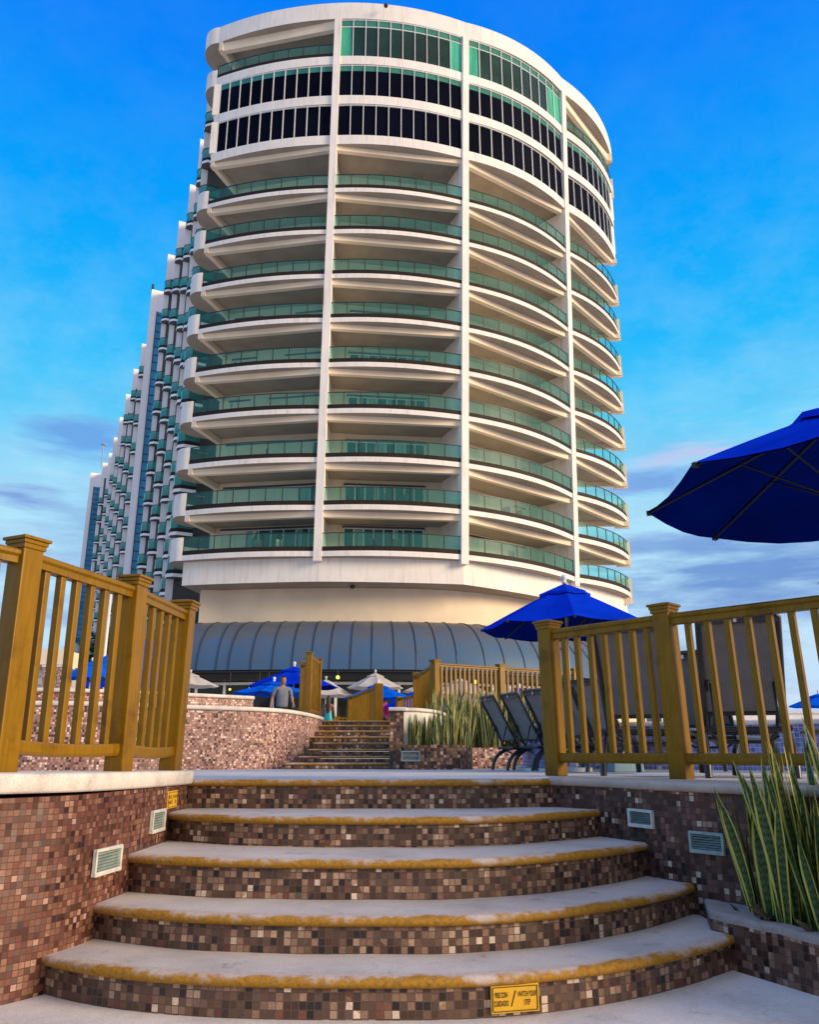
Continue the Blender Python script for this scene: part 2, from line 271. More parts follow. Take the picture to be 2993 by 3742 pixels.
# ------------------------------------------------------------------ helpers
def link(name, me, mat, parent=None, smooth=False):
    o = bpy.data.objects.new(name, me); COL.objects.link(o)
    for m in (mat if isinstance(mat, (list, tuple)) else [mat]): me.materials.append(M[m])
    if parent: o.parent = parent
    if smooth:
        for p in me.polygons: p.use_smooth = True
    return o
def tag(o, label=None, cat=None, group=None, kind=None):
    for k, v in (('label', label), ('category', cat), ('group', group), ('kind', kind)):
        if v: o[k] = v
    return o
def thing(name, label, cat, loc=(0, 0, 0), rz=0, group=None):
    o = bpy.data.objects.new(name, None); COL.objects.link(o); o.location = loc; o.rotation_euler = (0, 0, rz)
    o.empty_display_size = .2
    return tag(o, label, cat, group)
class MB:
    def __init__(s): s.v = []; s.f = []; s.uv = []; s.mi = []
    def face(s, pts, uvs=None, mi=0):
        i = len(s.v); s.v += [tuple(p) for p in pts]; s.f.append(tuple(range(i, i + len(pts))))
        s.uv.append(uvs or [(p[0], p[2]) for p in pts]); s.mi.append(mi)
    def box(s, c, d, rz=0, mi=0, taper=1.0, lean=(0, 0)):
        hx, hy, hz = d[0] / 2, d[1] / 2, d[2] / 2; cs, sn = math.cos(rz), math.sin(rz)
        def P(a, b, e):
            k = taper if e > 0 else 1
            x, y, z = a * hx * k, b * hy * k, e * hz
            return (c[0] + x * cs - y * sn + lean[0] * (e + 1) * .5, c[1] + x * sn + y * cs + lean[1] * (e + 1) * .5, c[2] + z)
        for q in (((-1, -1, -1), (1, -1, -1), (1, -1, 1), (-1, -1, 1)), ((1, 1, -1), (-1, 1, -1), (-1, 1, 1), (1, 1, 1)),
                  ((1, -1, -1), (1, 1, -1), (1, 1, 1), (1, -1, 1)), ((-1, 1, -1), (-1, -1, -1), (-1, -1, 1), (-1, 1, 1)),
                  ((-1, -1, 1), (1, -1, 1), (1, 1, 1), (-1, 1, 1)), ((-1, 1, -1), (1, 1, -1), (1, -1, -1), (-1, -1, -1))):
            s.face([P(*a) for a in q], None, mi)
    def tube(s, pts, r, n=8, mi=0, caps=True):
        pts = [Vector(p) for p in pts]; rs = r if isinstance(r, (list, tuple)) else [r] * len(pts)
        rings = []; up = Vector((0, 0, 1)); prev = None
        for i, p in enumerate(pts):
            d = (pts[min(i + 1, len(pts) - 1)] - pts[max(i - 1, 0)]).normalized()
            if prev is None:
                a = d.cross(up if abs(d.z) < .95 else Vector((1, 0, 0))).normalized()
            else:
                a = (prev - d * prev.dot(d)).normalized()
            prev = a; b = d.cross(a)
            rings.append([p + (a * math.cos(2 * math.pi * k / n) + b * math.sin(2 * math.pi * k / n)) * rs[i] for k in range(n)])
        for i in range(len(rings) - 1):
            for k in range(n):
                s.face([rings[i][k], rings[i][(k + 1) % n], rings[i + 1][(k + 1) % n], rings[i + 1][k]], None, mi)
        if caps: s.face(rings[0][::-1], None, mi); s.face(rings[-1], None, mi)
    def lathe(s, c, prof, n=16, mi=0):
        for i in range(len(prof) - 1):
            (r0, z0), (r1, z1) = prof[i], prof[i + 1]
            for k in range(n):
                a, b = 2 * math.pi * k / n, 2 * math.pi * (k + 1) / n
                pts = [(c[0] + r * math.cos(t), c[1] + r * math.sin(t), c[2] + z) for r, z, t in ((r0, z0, a), (r0, z0, b), (r1, z1, b), (r1, z1, a))]
                s.face(pts, None, mi)
    def sweep(s, path, prof, closed=True, caps=True, mi=0, u0=0.0):
        P = [Vector((p[0], p[1], p[2] if len(p) > 2 else 0)) for p in path]; n = len(P); nr = []; L = [u0]
        for i in range(n):
            def dn(a, b):
                d = b - a; d.z = 0; d.normalize(); return Vector((d.y, -d.x, 0))
            if i == 0: m = dn(P[0], P[1])
            elif i == n - 1: m = dn(P[-2], P[-1])
            else:
                a, b = dn(P[i - 1], P[i]), dn(P[i], P[i + 1]); m = (a + b).normalized(); m /= max(.35, m.dot(a))
            nr.append(m)
            if i: L.append(L[-1] + (P[i] - P[i - 1]).length)
        V = [0.0]
        pp = list(prof) + ([prof[0]] if closed else [])
        for i in range(1, len(pp)): V.append(V[-1] + math.dist(pp[i], pp[i - 1]))
        ring = [[P[i] + nr[i] * o + Vector((0, 0, z)) for o, z in prof] for i in range(n)]
        k = len(prof)
        for i in range(n - 1):
            for j in range(k if closed else k - 1):
                j2 = (j + 1) % k
                s.face([ring[i][j], ring[i + 1][j], ring[i + 1][j2], ring[i][j2]], [(L[i], V[j]), (L[i + 1], V[j]), (L[i + 1], V[j + 1]), (L[i], V[j + 1])], mi)
        if caps and closed:
            s.face(ring[0], [(o, z) for o, z in prof], mi); s.face(ring[-1][::-1], [(o, z) for o, z in prof[::-1]], mi)
    def prism(s, poly, z0, z1, mi=0, mib=None):
        n = len(poly)
        from mathutils.geometry import tessellate_polygon
        tr = tessellate_polygon([[Vector((p[0], p[1], 0)) for p in poly]])
        for t in tr:
            s.face([(poly[i][0], poly[i][1], z1) for i in t], [(poly[i][0], poly[i][1]) for i in t], mi)
            s.face([(poly[i][0], poly[i][1], z0) for i in t[::-1]], [(poly[i][0], poly[i][1]) for i in t[::-1]], mi if mib is None else mib)
        l = 0
        for i in range(n):
            a, b = poly[i], poly[(i + 1) % n]; d = math.dist(a[:2], b[:2])
            s.face([(a[0], a[1], z0), (b[0], b[1], z0), (b[0], b[1], z1), (a[0], a[1], z1)], [(l, z0), (l + d, z0), (l + d, z1), (l, z1)], mi); l += d
    def mesh(s, name, weld=True, recalc=True):
        me = bpy.data.meshes.new(name); me.from_pydata(s.v, [], s.f)
        uvl = me.uv_layers.new(name='UVMap'); li = 0
        for f in s.uv:
            for u in f: uvl.data[li].uv = u; li += 1
        for p, m in zip(me.polygons, s.mi): p.material_index = m
        if weld:
            bm = bmesh.new(); bm.from_mesh(me); bmesh.ops.remove_doubles(bm, verts=bm.verts, dist=.0004)
            if recalc: bmesh.ops.recalc_face_normals(bm, faces=bm.faces)
            bm.to_mesh(me); bm.free()
        return me
    def build(s, name, mat, parent=None, smooth=False, weld=True, bevel=0, angle=None):
        o = link(name, s.mesh(name, weld), mat, parent, smooth)
        if bevel:
            b = o.modifiers.new('bevel', 'BEVEL'); b.width = bevel; b.segments = 2; b.limit_method = 'ANGLE'; b.angle_limit = R(40)
        if angle is not None and smooth:
            me = o.data; bm = bmesh.new(); bm.from_mesh(me)
            for e in bm.edges:
                if len(e.link_faces) == 2 and e.calc_face_angle(0) > angle: e.smooth = False
            bm.to_mesh(me); bm.free()
        return o
def lerp(a, b, t): return tuple(x + (y - x) * t for x, y in zip(a, b))
def spline(pts, n=6):
    out = []
    for i in range(len(pts) - 1):
        p0, p1, p2, p3 = [Vector(pts[max(0, min(len(pts) - 1, i + k))]) for k in (-1, 0, 1, 2)]
        for k in range(n):
            t = k / n
            out.append(tuple(.5 * ((2 * p1) + (p2 - p0) * t + (2 * p0 - 5 * p1 + 4 * p2 - p3) * t * t + (3 * p1 - p0 - 3 * p2 + p3) * t ** 3)))
    out.append(tuple(pts[-1])); return out
def copy_thing(o, loc, rz=None, label=None, scale=None):
    c = o.copy(); COL.objects.link(c); c.location = loc
    if rz is not None: c.rotation_euler = (0, 0, rz)
    if label: c['label'] = label
    if scale: c.scale = (scale,) * 3
    def kids(a, b):
        for ch in list(a.children):
            d = ch.copy(); COL.objects.link(d); d.parent = b; kids(ch, d)
    kids(o, c); return c

# ------------------------------------------------------------------ camera, world, sun
cam = bpy.data.objects.new('camera', bpy.data.cameras.new('camera')); COL.objects.link(cam)
cam.rotation_euler = (R(90 + 16.467), 0, 0); cam.data.sensor_fit = 'HORIZONTAL'; cam.data.sensor_width = 36; cam.data.lens = 36 * 1700 / 1724
cam.data.clip_start = .05; cam.data.clip_end = 6000
scene.camera = cam
sl = bpy.data.objects.new('sun', bpy.data.lights.new('sun', 'SUN')); COL.objects.link(sl)
sl.rotation_euler = SUN.to_track_quat('Z', 'Y').to_euler(); sl.data.energy = 4.3; sl.data.angle = R(22); sl.data.color = (1.0, .78, .53)
w = bpy.data.worlds.new('World'); scene.world = w; w.use_nodes = True
nt = w.node_tree; L = nt.links.new; bg = nt.nodes['Background']
sky = N(nt, 'ShaderNodeTexSky', sky_type='NISHITA'); sky.sun_disc = False
sky.sun_elevation = math.asin(SUN.z); sky.sun_rotation = math.atan2(SUN.x, SUN.y)
tc = N(nt, 'ShaderNodeTexCoord'); sx = N(nt, 'ShaderNodeSeparateXYZ'); L(tc.outputs['Generated'], sx.inputs[0])
z = sx.outputs[2]
grad = ramp(nt, z, [(0.0, (.62, .74, .95)), (.16, (.52, .80, 1.0)), (.28, (.40, .78, 1.0)), (.37, (.11, .64, 1.0)), (.46, (.015, .50, 1.0)), (.56, (.0, .39, 1.0)), (.70, (.0, .24, .98)), (.80, (.0, .19, .95)), (.93, (.78, .80, .92))])  # pale last stop is added above the view to brighten level surfaces
# clouds: low streaky banks, lilac grey with pale edges
mp = N(nt, 'ShaderNodeMapping'); L(tc.outputs['Generated'], mp.inputs[0]); mp.inputs['Scale'].default_value = (1.5, 1.5, 7.5); mp.inputs['Location'].default_value = (.35, .1, .3)
c1 = N(nt, 'ShaderNodeTexNoise', i_Scale=2.6, i_Detail=9.0, i_Roughness=.58); L(mp.outputs[0], c1.inputs['Vector'])
mp2 = N(nt, 'ShaderNodeMapping'); L(tc.outputs['Generated'], mp2.inputs[0]); mp2.inputs['Scale'].default_value = (2.2, 2.2, 14); mp2.inputs['Location'].default_value = (1.9, .4, .7)
c2 = N(nt, 'ShaderNodeTexNoise', i_Scale=3.0, i_Detail=10.0, i_Roughness=.62); L(mp2.outputs[0], c2.inputs['Vector'])
low = ramp(nt, z, [(.06, (1, 1, 1)), (.24, (.85, .85, .85)), (.33, (.25, .25, .25)), (.46, (0, 0, 0))])
k1 = mathn(nt, 'MULTIPLY', ramp(nt, c1.outputs[0], [(.46, (0, 0, 0)), (.60, (1, 1, 1))]).outputs[0], low.outputs[0])
k1 = mathn(nt, 'MULTIPLY', k1, .66)
ccol = ramp(nt, c2.outputs[0], [(.35, (.13, .27, .62)), (.55, (.22, .34, .70)), (.72, (.42, .52, .86))])
s1 = mixc(nt, 'MIX', k1, grad.outputs[0], ccol.outputs[0])
k2 = mathn(nt, 'MULTIPLY', ramp(nt, c2.outputs[0], [(.55, (0, 0, 0)), (.68, (1, 1, 1))]).outputs[0], low.outputs[0])
k2 = mathn(nt, 'MULTIPLY', k2, .6)
s2 = mixc(nt, 'MIX', k2, s1, (.60, .76, .93))
# faint mottled haze
mp3 = N(nt, 'ShaderNodeMapping'); L(tc.outputs['Generated'], mp3.inputs[0]); mp3.inputs['Scale'].default_value = (5, 5, 8)
c3 = N(nt, 'ShaderNodeTexNoise', i_Scale=2.4, i_Detail=10.0, i_Roughness=.66); L(mp3.outputs[0], c3.inputs['Vector'])
hz_ = ramp(nt, z, [(.18, (1, 1, 1)), (.40, (.75, .75, .75)), (.62, (.12, .12, .12)), (.8, (.05, .05, .05))])
k3 = mathn(nt, 'MULTIPLY', ramp(nt, c3.outputs[0], [(.40, (0, 0, 0)), (.72, (1, 1, 1))]).outputs[0], hz_.outputs[0])
s2 = mixc(nt, 'MIX', mathn(nt, 'MULTIPLY', k3, .26), s2, (.66, .88, 1.0))
# separate lilac cloud puffs
def puff(v, c, size, k, col_):
    sub = N(nt, 'ShaderNodeVectorMath', operation='SUBTRACT'); L(tc.outputs['Generated'], sub.inputs[0]); sub.inputs[1].default_value = c
    ml = N(nt, 'ShaderNodeVectorMath', operation='MULTIPLY'); L(sub.outputs[0], ml.inputs[0]); ml.inputs[1].default_value = (1 / size[0], .6 / size[0], 1 / size[1])
    ln = N(nt, 'ShaderNodeVectorMath', operation='LENGTH'); L(ml.outputs[0], ln.inputs[0])
    a = mathn(nt, 'MULTIPLY_ADD', c2.outputs[0], -2.6, mathn(nt, 'ADD', ln.outputs['Value'], 1.35))
    a = mathn(nt, 'MULTIPLY_ADD', c1.outputs[0], -.8, mathn(nt, 'ADD', a, .4))
    r = ramp(nt, a, [(.25, (1, 1, 1)), (1.0, (0, 0, 0))])
    return mixc(nt, 'MIX', mathn(nt, 'MULTIPLY', r.outputs[0], k), v, col_)
def dirof(x, y):
    a, b = (x - 862) / 1700, (1077.5 - y) / 1700; p_ = R(16.467); v = Vector((a, math.cos(p_) - b * math.sin(p_), math.sin(p_) + b * math.cos(p_))); return tuple(v.normalized())
for (x_, y_, sx_, sz_, k_, cc) in ((172, 925, .075, .028, .8, (.14, .34, .80)), (40, 1040, .06, .018, .85, (.20, .32, .72)), (1400, 965, .09, .015, .9, (.66, .58, .86)), (1400, 1010, .10, .022, .8, (.17, .33, .76)), (1560, 1215, .24, .055, .85, (.13, .28, .66)), (1380, 1150, .12, .02, .6, (.16, .32, .72))):
    s2 = puff(s2, dirof(x_, y_), (sx_, sz_), k_, cc)
# pale haze of the setting sun behind the viewer and to the right
dv = N(nt, 'ShaderNodeVectorMath', operation='DOT_PRODUCT'); L(tc.outputs['Generated'], dv.inputs[0]); dv.inputs[1].default_value = Vector((.74, -.64, .2)).normalized()
kb = ramp(nt, dv.outputs['Value'], [(.25, (0, 0, 0)), (.85, (1, 1, 1))])
s3 = mixc(nt, 'MIX', mathn(nt, 'MULTIPLY', kb.outputs[0], .85), s2, (.78, .60, .47))
s4 = mixc(nt, 'MIX', .965, sky.outputs[0], N(nt, 'ShaderNodeVectorMath', operation='SCALE').outputs[0])
scn = [n for n in nt.nodes if n.type == 'VECT_MATH' and n.operation == 'SCALE'][-1]
L(s3, scn.inputs[0]); scn.inputs['Scale'].default_value = 10.0
L(s4, bg.inputs[0]); bg.inputs[1].default_value = .1

# ------------------------------------------------------------------ ground, terrace
def zt(y): return -.182 - .0135 * max(0, y - 5.7)
mb = MB(); S = 3000
mb.face([(-S, -S, -1.020), (S, -S, -1.020), (S, S, -1.020), (-S, S, -1.020)])
tag(mb.build('ground', 'ground'), kind='structure')
LW = spline([(-3.6, 2.45), (-2.6, 2.98), (-2.1, 3.4), (-1.74, 3.79), (-1.585, 4.02), (-1.525, 4.27), (-1.485, 4.7), (-1.483, 5.2), (-1.475, 5.66)], 5)   # left wall face, near to far
RW = [(.975, 5.86), (1.25, 5.52), (1.43, 5.16), (1.60, 4.87), (1.90, 4.48), (2.45, 3.80), (3.2, 2.75)]           # right wall face, far to near
def step_curve(Yc, xl, al, xr, ar, n=28, ex=.05):
    out = []
    for i in range(n + 1):
        x = -xl - ex + (xl + xr + 2 * ex) * i / n
        d = al * (abs(x) / xl) ** 3.2 if x < 0 else ar * (x / xr) ** 2.0
        out.append((x, Yc + d))
    return out
STEPS = [(-.864, step_curve(3.618, 1.60, .36, 1.545, .74)), (-.710, step_curve(3.981, 1.56, .35, 1.57, .92)), (-.525, step_curve(4.393, 1.53, .27, 1.46, .86)),
         (-.363, step_curve(4.935, 1.50, .40, 1.27, .68)), (-.182, step_curve(5.645, 1.48, .05, .985, .20))]
mb = MB()
poly = [p for p in LW] + [p for p in STEPS[4][1] if -1.46 < p[0] < .96] + RW + [(40, 2.7), (40, 16.0), (-40, 16.0), (-40, 2.4)]
from mathutils.geometry import tessellate_polygon
# inner y breaks keep the slope even
tr = tessellate_polygon([[Vector((p[0], p[1], 0)) for p in poly]])
for t in tr:
    mb.face([(poly[i][0], poly[i][1], zt(poly[i][1])) for i in t])
tag(mb.build('terrace', 'terrace'), kind='structure')
mb = MB()
for q in ([(-60, 19.7, .19), (60, 19.7, .19), (60, 90, .19), (-60, 90, .19)], [(-60, 15.3, .19), (-3.2, 15.3, .19), (-2.75, 15.9, .19), (-2.4, 17, .19), (-2.2, 19.7, .19), (-60, 19.7, .19)], [(3.45, 14.7, .19), (60, 14.7, .19), (60, 19.7, .19), (3.45, 19.7, .19)]): mb.face(q)
tag(mb.build('pool_deck', 'terrace'), kind='structure')

# ------------------------------------------------------------------ front staircase
st = thing('staircase', 'curved concrete steps with worn yellow edges and brown mosaic risers in the foreground', 'staircase', (0, 4.5, -1.020))
off = Vector(st.location)
def rel(o): o.matrix_parent_inverse = Matrix.Translation(-off)
nprof = [(-.05, 0.0), (-.006, 0.0), (.008, -.004), (.017, -.013), (.020, -.023), (.016, -.034), (.006, -.042), (-.012, -.044)]
for k, (zz, cv) in enumerate(STEPS):
    zb = -1.020 if k == 0 else STEPS[k - 1][0]
    if k < 4:
        nx = STEPS[k + 1][1]; mb = MB(); nr = 5
        rows = []
        for j in range(nr + 1):
            t = j / nr
            row = []
            for i, p in enumerate(cv):
                # meet the next riser at the same x
                q = min(nx, key=lambda a: abs(a[0] - p[0]))
                yb = max(q[1], p[1]) + .12
                row.append((p[0], p[1] + .045 + (yb - p[1] - .045) * t, zz + .0015 * math.sin(i * 1.3 + j)))
            rows.append(row)
        for j in range(nr):
            for i in range(len(cv) - 1): mb.face([rows[j][i], rows[j][i + 1], rows[j + 1][i + 1], rows[j + 1][i]])
        o = mb.build('step', 'tread', st, True); rel(o)
    else:
        mb = MB(); mb.sweep([(x, y, zz) for x, y in cv], [(-.16, -.001), (-.02, 0.001)], closed=False)
        o = mb.build('step', 'terrace', st, True); rel(o)
    mb = MB(); mb.sweep([(x, y, zz + .001) for x, y in cv], nprof, closed=False)
    c = mb.build('nosing', 'nosing', o, True)
    mb = MB(); mb.sweep([(x, y, 0) for x, y in cv], [(-.010, zz - .035), (-.010, zb - .02)], closed=False, u0=k * 3.17)
    c2_ = mb.build('riser', 'mosaic_step', o, True)

# ------------------------------------------------------------------ left and right mosaic walls
def zl(y): return -.128 + .016 * (5.6 - y)
lw = thing('mosaic_wall', 'reddish mosaic retaining wall left of the front steps under white coping', 'wall', (-1.6, 4.3, -1.020)); o1 = Vector(lw.location)
def under(o, org): o.matrix_parent_inverse = Matrix.Translation(-org); return o
mb = MB(); path = [(x, y, 0) for x, y in LW]
mb.sweep(path, [(0, -.2), (0, -1.02), (-.25, -1.02), (-.25, -.2)])
under(mb.build('wall_face', 'mosaic_left', lw), o1)
mb = MB(); mb.sweep([(x, y, zl(y)) for x, y in LW], [(.035, -.015), (.03, -.002), (.015, .004), (-.42, .006), (-.42, -.08), (.02, -.082), (.032, -.07)])
under(mb.build('coping', 'coping', lw, True, angle=R(50)), o1)
rw = thing('mosaic_wall', 'dark brown mosaic retaining wall right of the front steps', 'wall', (1.5, 5.0, -1.020)); o2 = Vector(rw.location)
mb = MB(); mb.sweep([(x, y, 0) for x, y in RW], [(0, -.215), (0, -1.02), (-.25, -1.02), (-.25, -.215)], u0=11.3)
under(mb.build('wall_face', 'mosaic_right', rw), o2)
mb = MB(); mb.sweep([(x, y, -.172) for x, y in spline(RW, 8)], [(.04, -.02), (.036, -.006), (.022, .003), (-.3, .006), (-.3, -.05), (.02, -.052), (.034, -.042)])
under(mb.build('coping', 'coping_old', rw, True, angle=R(50)), o2)

# planter on the right
pl = thing('planter', 'low brown mosaic planter in the right foreground corner with a rough concrete rim', 'planter', (1.9, 4.0, -1.020)); o3 = Vector(pl.location)
PP = [(1.63, 4.90), (1.52, 4.50), (1.79, 3.92), (2.1, 3.28), (2.7, 2.2)]
PPs = [lerp(a, b, k / 6) for a, b in zip(PP, PP[1:]) for k in range(6)] + [PP[-1]]
mb = MB(); mb.sweep([(x, y, 0) for x, y in PPs], [(0, -.80), (0, -1.02), (-.14, -1.02), (-.14, -.80)], u0=5.2)
under(mb.build('planter_wall', 'mosaic_bed', pl), o3)
mb = MB(); pr = [(.003, -.792), (.0, -.780), (-.006, -.776), (-.075, -.774), (-.10, -.782), (-.10, -.81), (.001, -.81)]
mb.sweep([(x, y, .010 * noise.noise((x * 11, y * 11, 0))) for x, y in PPs], pr)
under(mb.build('rim', 'rim', pl, True, angle=R(40)), o3)
mb = MB(); mb.prism([(1.535, 4.50), (1.63, 4.86), (1.86, 4.56), (1.70, 4.20)], -.83, -.776); under(mb.build('corner_slab', 'rim', pl, bevel=.008), o3)
mb = MB(); poly = [(1.76, 4.80), (1.66, 4.72), (1.67, 4.5), (1.7, 4.3), (1.9, 3.85), (2.8, 2.2), (3.25, 2.72), (2.45, 3.83), (1.8, 4.72)]
mb.prism(poly, -.95, -.83); under(mb.build('soil', 'soil', pl), o3)

# louvred vents
def vent(loc, tangent, label, w, h, mat, grp=None, facing=1):
    rz = math.atan2(tangent[1], tangent[0])
    t = thing('wall_vent', label, 'vent', loc, rz, grp)
    mb = MB(); f = .014
    for c, d in (((0, -.008, h / 2 - f / 2), (w, .022, f)), ((0, -.008, -h / 2 + f / 2 + .004), (w, .026, f * 1.5)), ((-w / 2 + f / 2, -.008, 0), (f, .022, h - 2 * f)), ((w / 2 - f / 2, -.008, 0), (f, .022, h - 2 * f))): mb.box(c, d)
    mb.build('frame', mat, t, bevel=.003)
    mb = MB(); n = 6
    for i in range(n):
        zc = -h / 2 + f * 1.6 + (h - 2.8 * f) * (i + .5) / n
        a = (h - 2.8 * f) / n
        mb.face([(-w / 2 + f, -.014, zc - a * .28), (w / 2 - f, -.014, zc - a * .28), (w / 2 - f, .002, zc + a * .30), (-w / 2 + f, .002, zc + a * .30)])
    mb.build('louvre_slats', 'vent_green', t)
    mb = MB(); mb.face([(-w / 2 + .01, .004, -h / 2 + .01), (w / 2 - .01, .004, -h / 2 + .01), (w / 2 - .01, .004, h / 2 - .01), (-w / 2 + .01, .004, h / 2 - .01)])
    mb.build('back_plate', 'black', t)
    return t
vent((-1.508, 4.34, -.520), (.055, .43), 'white louvred vent low on the left mosaic wall beside the second step', .27, .125, 'vent_white')
vent((-1.476, 5.03, -.390), (.005, .5), 'white louvred vent on the left mosaic wall close to the small yellow sign', .24, .125, 'vent_white')
vent((1.404, 5.205, -.390), (.18, -.36), 'white rimmed vent on the right mosaic wall nearest the steps', .215, .105, 'vent_white')
vent((1.648, 4.80, -.487), (.30, -.39), 'greenish weathered vent on the right mosaic wall beside the snake plants', .215, .115, 'vent_green')

# warning signs
def text_mesh(s, size, mat, parent, x, zz, y=-.006, align='CENTER', sx_=1.0):
    cu = bpy.data.curves.new('lettering', 'FONT'); cu.body = s; cu.size = size; cu.align_x = align; cu.offset = size * .018
    tmp = bpy.data.objects.new('tmp', cu); COL.objects.link(tmp)
    dg = bpy.context.evaluated_depsgraph_get(); me = bpy.data.meshes.new_from_object(tmp.evaluated_get(dg))
    bpy.data.objects.remove(tmp); bpy.data.curves.remove(cu)
    me.transform(Matrix.Translation((x, y, zz)) @ Matrix.Rotation(R(90), 4, 'X') @ Matrix.Diagonal((sx_, 1, 1, 1)))
    return link('lettering', me, mat, parent)
def sign(loc, tangent, label):
    rz = math.atan2(tangent[1], tangent[0])
    t = thing('warning_sign', label, 'sign', loc, rz)
    w, h = .205, .102
    mb = MB(); mb.box((0, .002, 0), (w, .008, h)); mb.build('plate', 'yellow_sign', t, bevel=.003)
    mb = MB(); e = .008
    for c, d in (((0, -.0035, h / 2 - e), (w - 2 * e, .003, .0022)), ((0, -.0035, -h / 2 + e), (w - 2 * e, .003, .0022)), ((-w / 2 + e, -.0035, 0), (.0022, .003, h - 2.4 * e)), ((w / 2 - e, -.0035, 0), (.0022, .003, h - 2.4 * e))): mb.box(c, d)
    mb.build('border', 'dark_frame', t)
    mb = MB(); mb.face([(-.019, -.004, -.027), (-.015, -.004, -.027), (.004, -.004, .029), (.0, -.004, .029)]); mb.build('slash', 'black', t)
    for s, x, zz, k in (('PISE CON', -.059, .0065, .46), ('CUIDADO', -.059, -.0235, .50), ('WATCH YOUR', .051, .0065, .43), ('STEP', .051, -.0235, .46)):
        text_mesh(s, .027, 'black', t, x, zz, -.005, sx_=k)
    return t
def curve_at(cv, x):
    for a, b in zip(cv, cv[1:]):
        if a[0] <= x <= b[0]: return a[1] + (b[1] - a[1]) * (x - a[0]) / (b[0] - a[0]), (b[0] - a[0], b[1] - a[1])
ys, tg = curve_at(STEPS[0][1], .425)
sign((.425, ys - .004, -.953), tg, 'yellow PISE CON CUIDADO / WATCH YOUR STEP sign on the bottom riser')
sign((-1.476, 5.33, -.288), (.008, .5), 'small yellow watch your step sign on the left mosaic wall')

# ------------------------------------------------------------------ railings
def fence(name_label, posts, base, H, nb, pw=.115, rail_z=.155, group=None, name='railing', lean=None, bal=.038, skip=(), cap=True, mat='gold', sag=0.0, rw_=.062):
    """posts: list of (x, y); base: z function; one thing with posts, rails, balusters"""
    org = Vector((posts[0][0], posts[0][1], base(posts[0][1])))
    t = thing(name, name_label, 'railing', org, 0, group)
    n = len(posts)
    def dirn(i):
        a = Vector(posts[max(0, i - 1)]); b = Vector(posts[min(n - 1, i + 1)]); return (b - a).normalized()
    ln = lean or (lambda i: (0, 0))
    for i, (x, y) in enumerate(posts):
        d = dirn(i); rz = math.atan2(d.y, d.x); zb = base(y); l = ln(i)
        if i in skip: continue
        mb = MB(); mb.box((x, y, zb + (H - .05) / 2), (pw, pw, H - .05), rz, lean=l)
        po = under(mb.build('post', mat, t, bevel=.006), org)
        if cap:
            mb = MB(); cx, cy = x + l[0], y + l[1]
            mb.box((cx, cy, zb + H - .062), (pw * 1.14, pw * 1.14, .024), rz)
            mb.box((cx, cy, zb + H - .040), (pw * 1.24, pw * 1.24, .020), rz)
            mb.box((cx, cy, zb + H - .022), (pw * 1.42, pw * 1.42, .016), rz)
            mb.box((cx, cy, zb + H - .007), (pw * 1.34, pw * 1.34, .014), rz, taper=.25)
            mb.build('post_cap', mat, po, bevel=.003)
    for i in range(n - 1):
        a = Vector((*posts[i], base(posts[i][1]))); b = Vector((*posts[i + 1], base(posts[i + 1][1]))); la, lb = Vector((*ln(i), 0)), Vector((*ln(i + 1), 0))
        d = (b - a); dl = d.length; dn = d / dl; e = pw * .5
        def P(s, hz):
            t_ = s / dl; p = a + dn * s + (la + (lb - la) * t_) * (hz / H); p.z = a.z + (b.z - a.z) * t_ + hz; return p
        zt_ = H - .085
        prof = [(.045, -.004), (.045, -.022), (.032, -.034), (.032, -.066), (-.032, -.066), (-.032, -.034), (-.045, -.022), (-.045, -.004), (-.03, .006), (.03, .006)]
        mb = MB(); mb.sweep([tuple(P(e * .8, zt_)), tuple(P(dl - e * .8, zt_))], prof)
        under(mb.build('top_rail', mat, t, bevel=.002), org)
        mb = MB(); pts = []
        for k in range(9):
            s = e * .8 + (dl - 1.6 * e) * k / 8; p = P(s, rail_z); p.z -= sag * math.sin(math.pi * k / 8) * (1.0 if sag else 0); pts.append(tuple(p))
        pb = [(.031, .0), (.038, -.012), (.038, -.05), (.028, -.066), (-.028, -.066), (-.038, -.05), (-.038, -.012), (-.031, .0)]
        mb.sweep(pts, pb); under(mb.build('bottom_rail', mat, t, bevel=.002), org)
        k = nb[i] if isinstance(nb, (list, tuple)) else nb
        rz = math.atan2(dn.y, dn.x)
        for j in range(k):
            s = e + (dl - 2 * e) * (j + .75) / (k + .5)
            p0 = P(s, rail_z - .004 - (sag * .9)); p1 = P(s, zt_ - .06); m = (p0 + p1) / 2
            mb = MB(); mb.box((p0.x, p0.y, m.z), (bal, bal, p1.z - p0.z), rz, lean=(p1.x - p0.x, p1.y - p0.y))
            under(mb.build('baluster', mat, t, bevel=.004), org)
    return t
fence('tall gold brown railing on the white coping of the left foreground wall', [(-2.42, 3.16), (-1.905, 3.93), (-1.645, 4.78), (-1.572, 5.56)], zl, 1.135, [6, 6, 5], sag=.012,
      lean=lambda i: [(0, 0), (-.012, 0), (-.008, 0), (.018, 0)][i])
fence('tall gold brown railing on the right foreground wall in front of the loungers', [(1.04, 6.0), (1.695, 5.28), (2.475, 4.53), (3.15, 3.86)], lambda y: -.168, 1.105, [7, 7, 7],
      lean=lambda i: [(-.012, 0), (-.022, 0), (-.03, 0), (-.03, 0)][i])

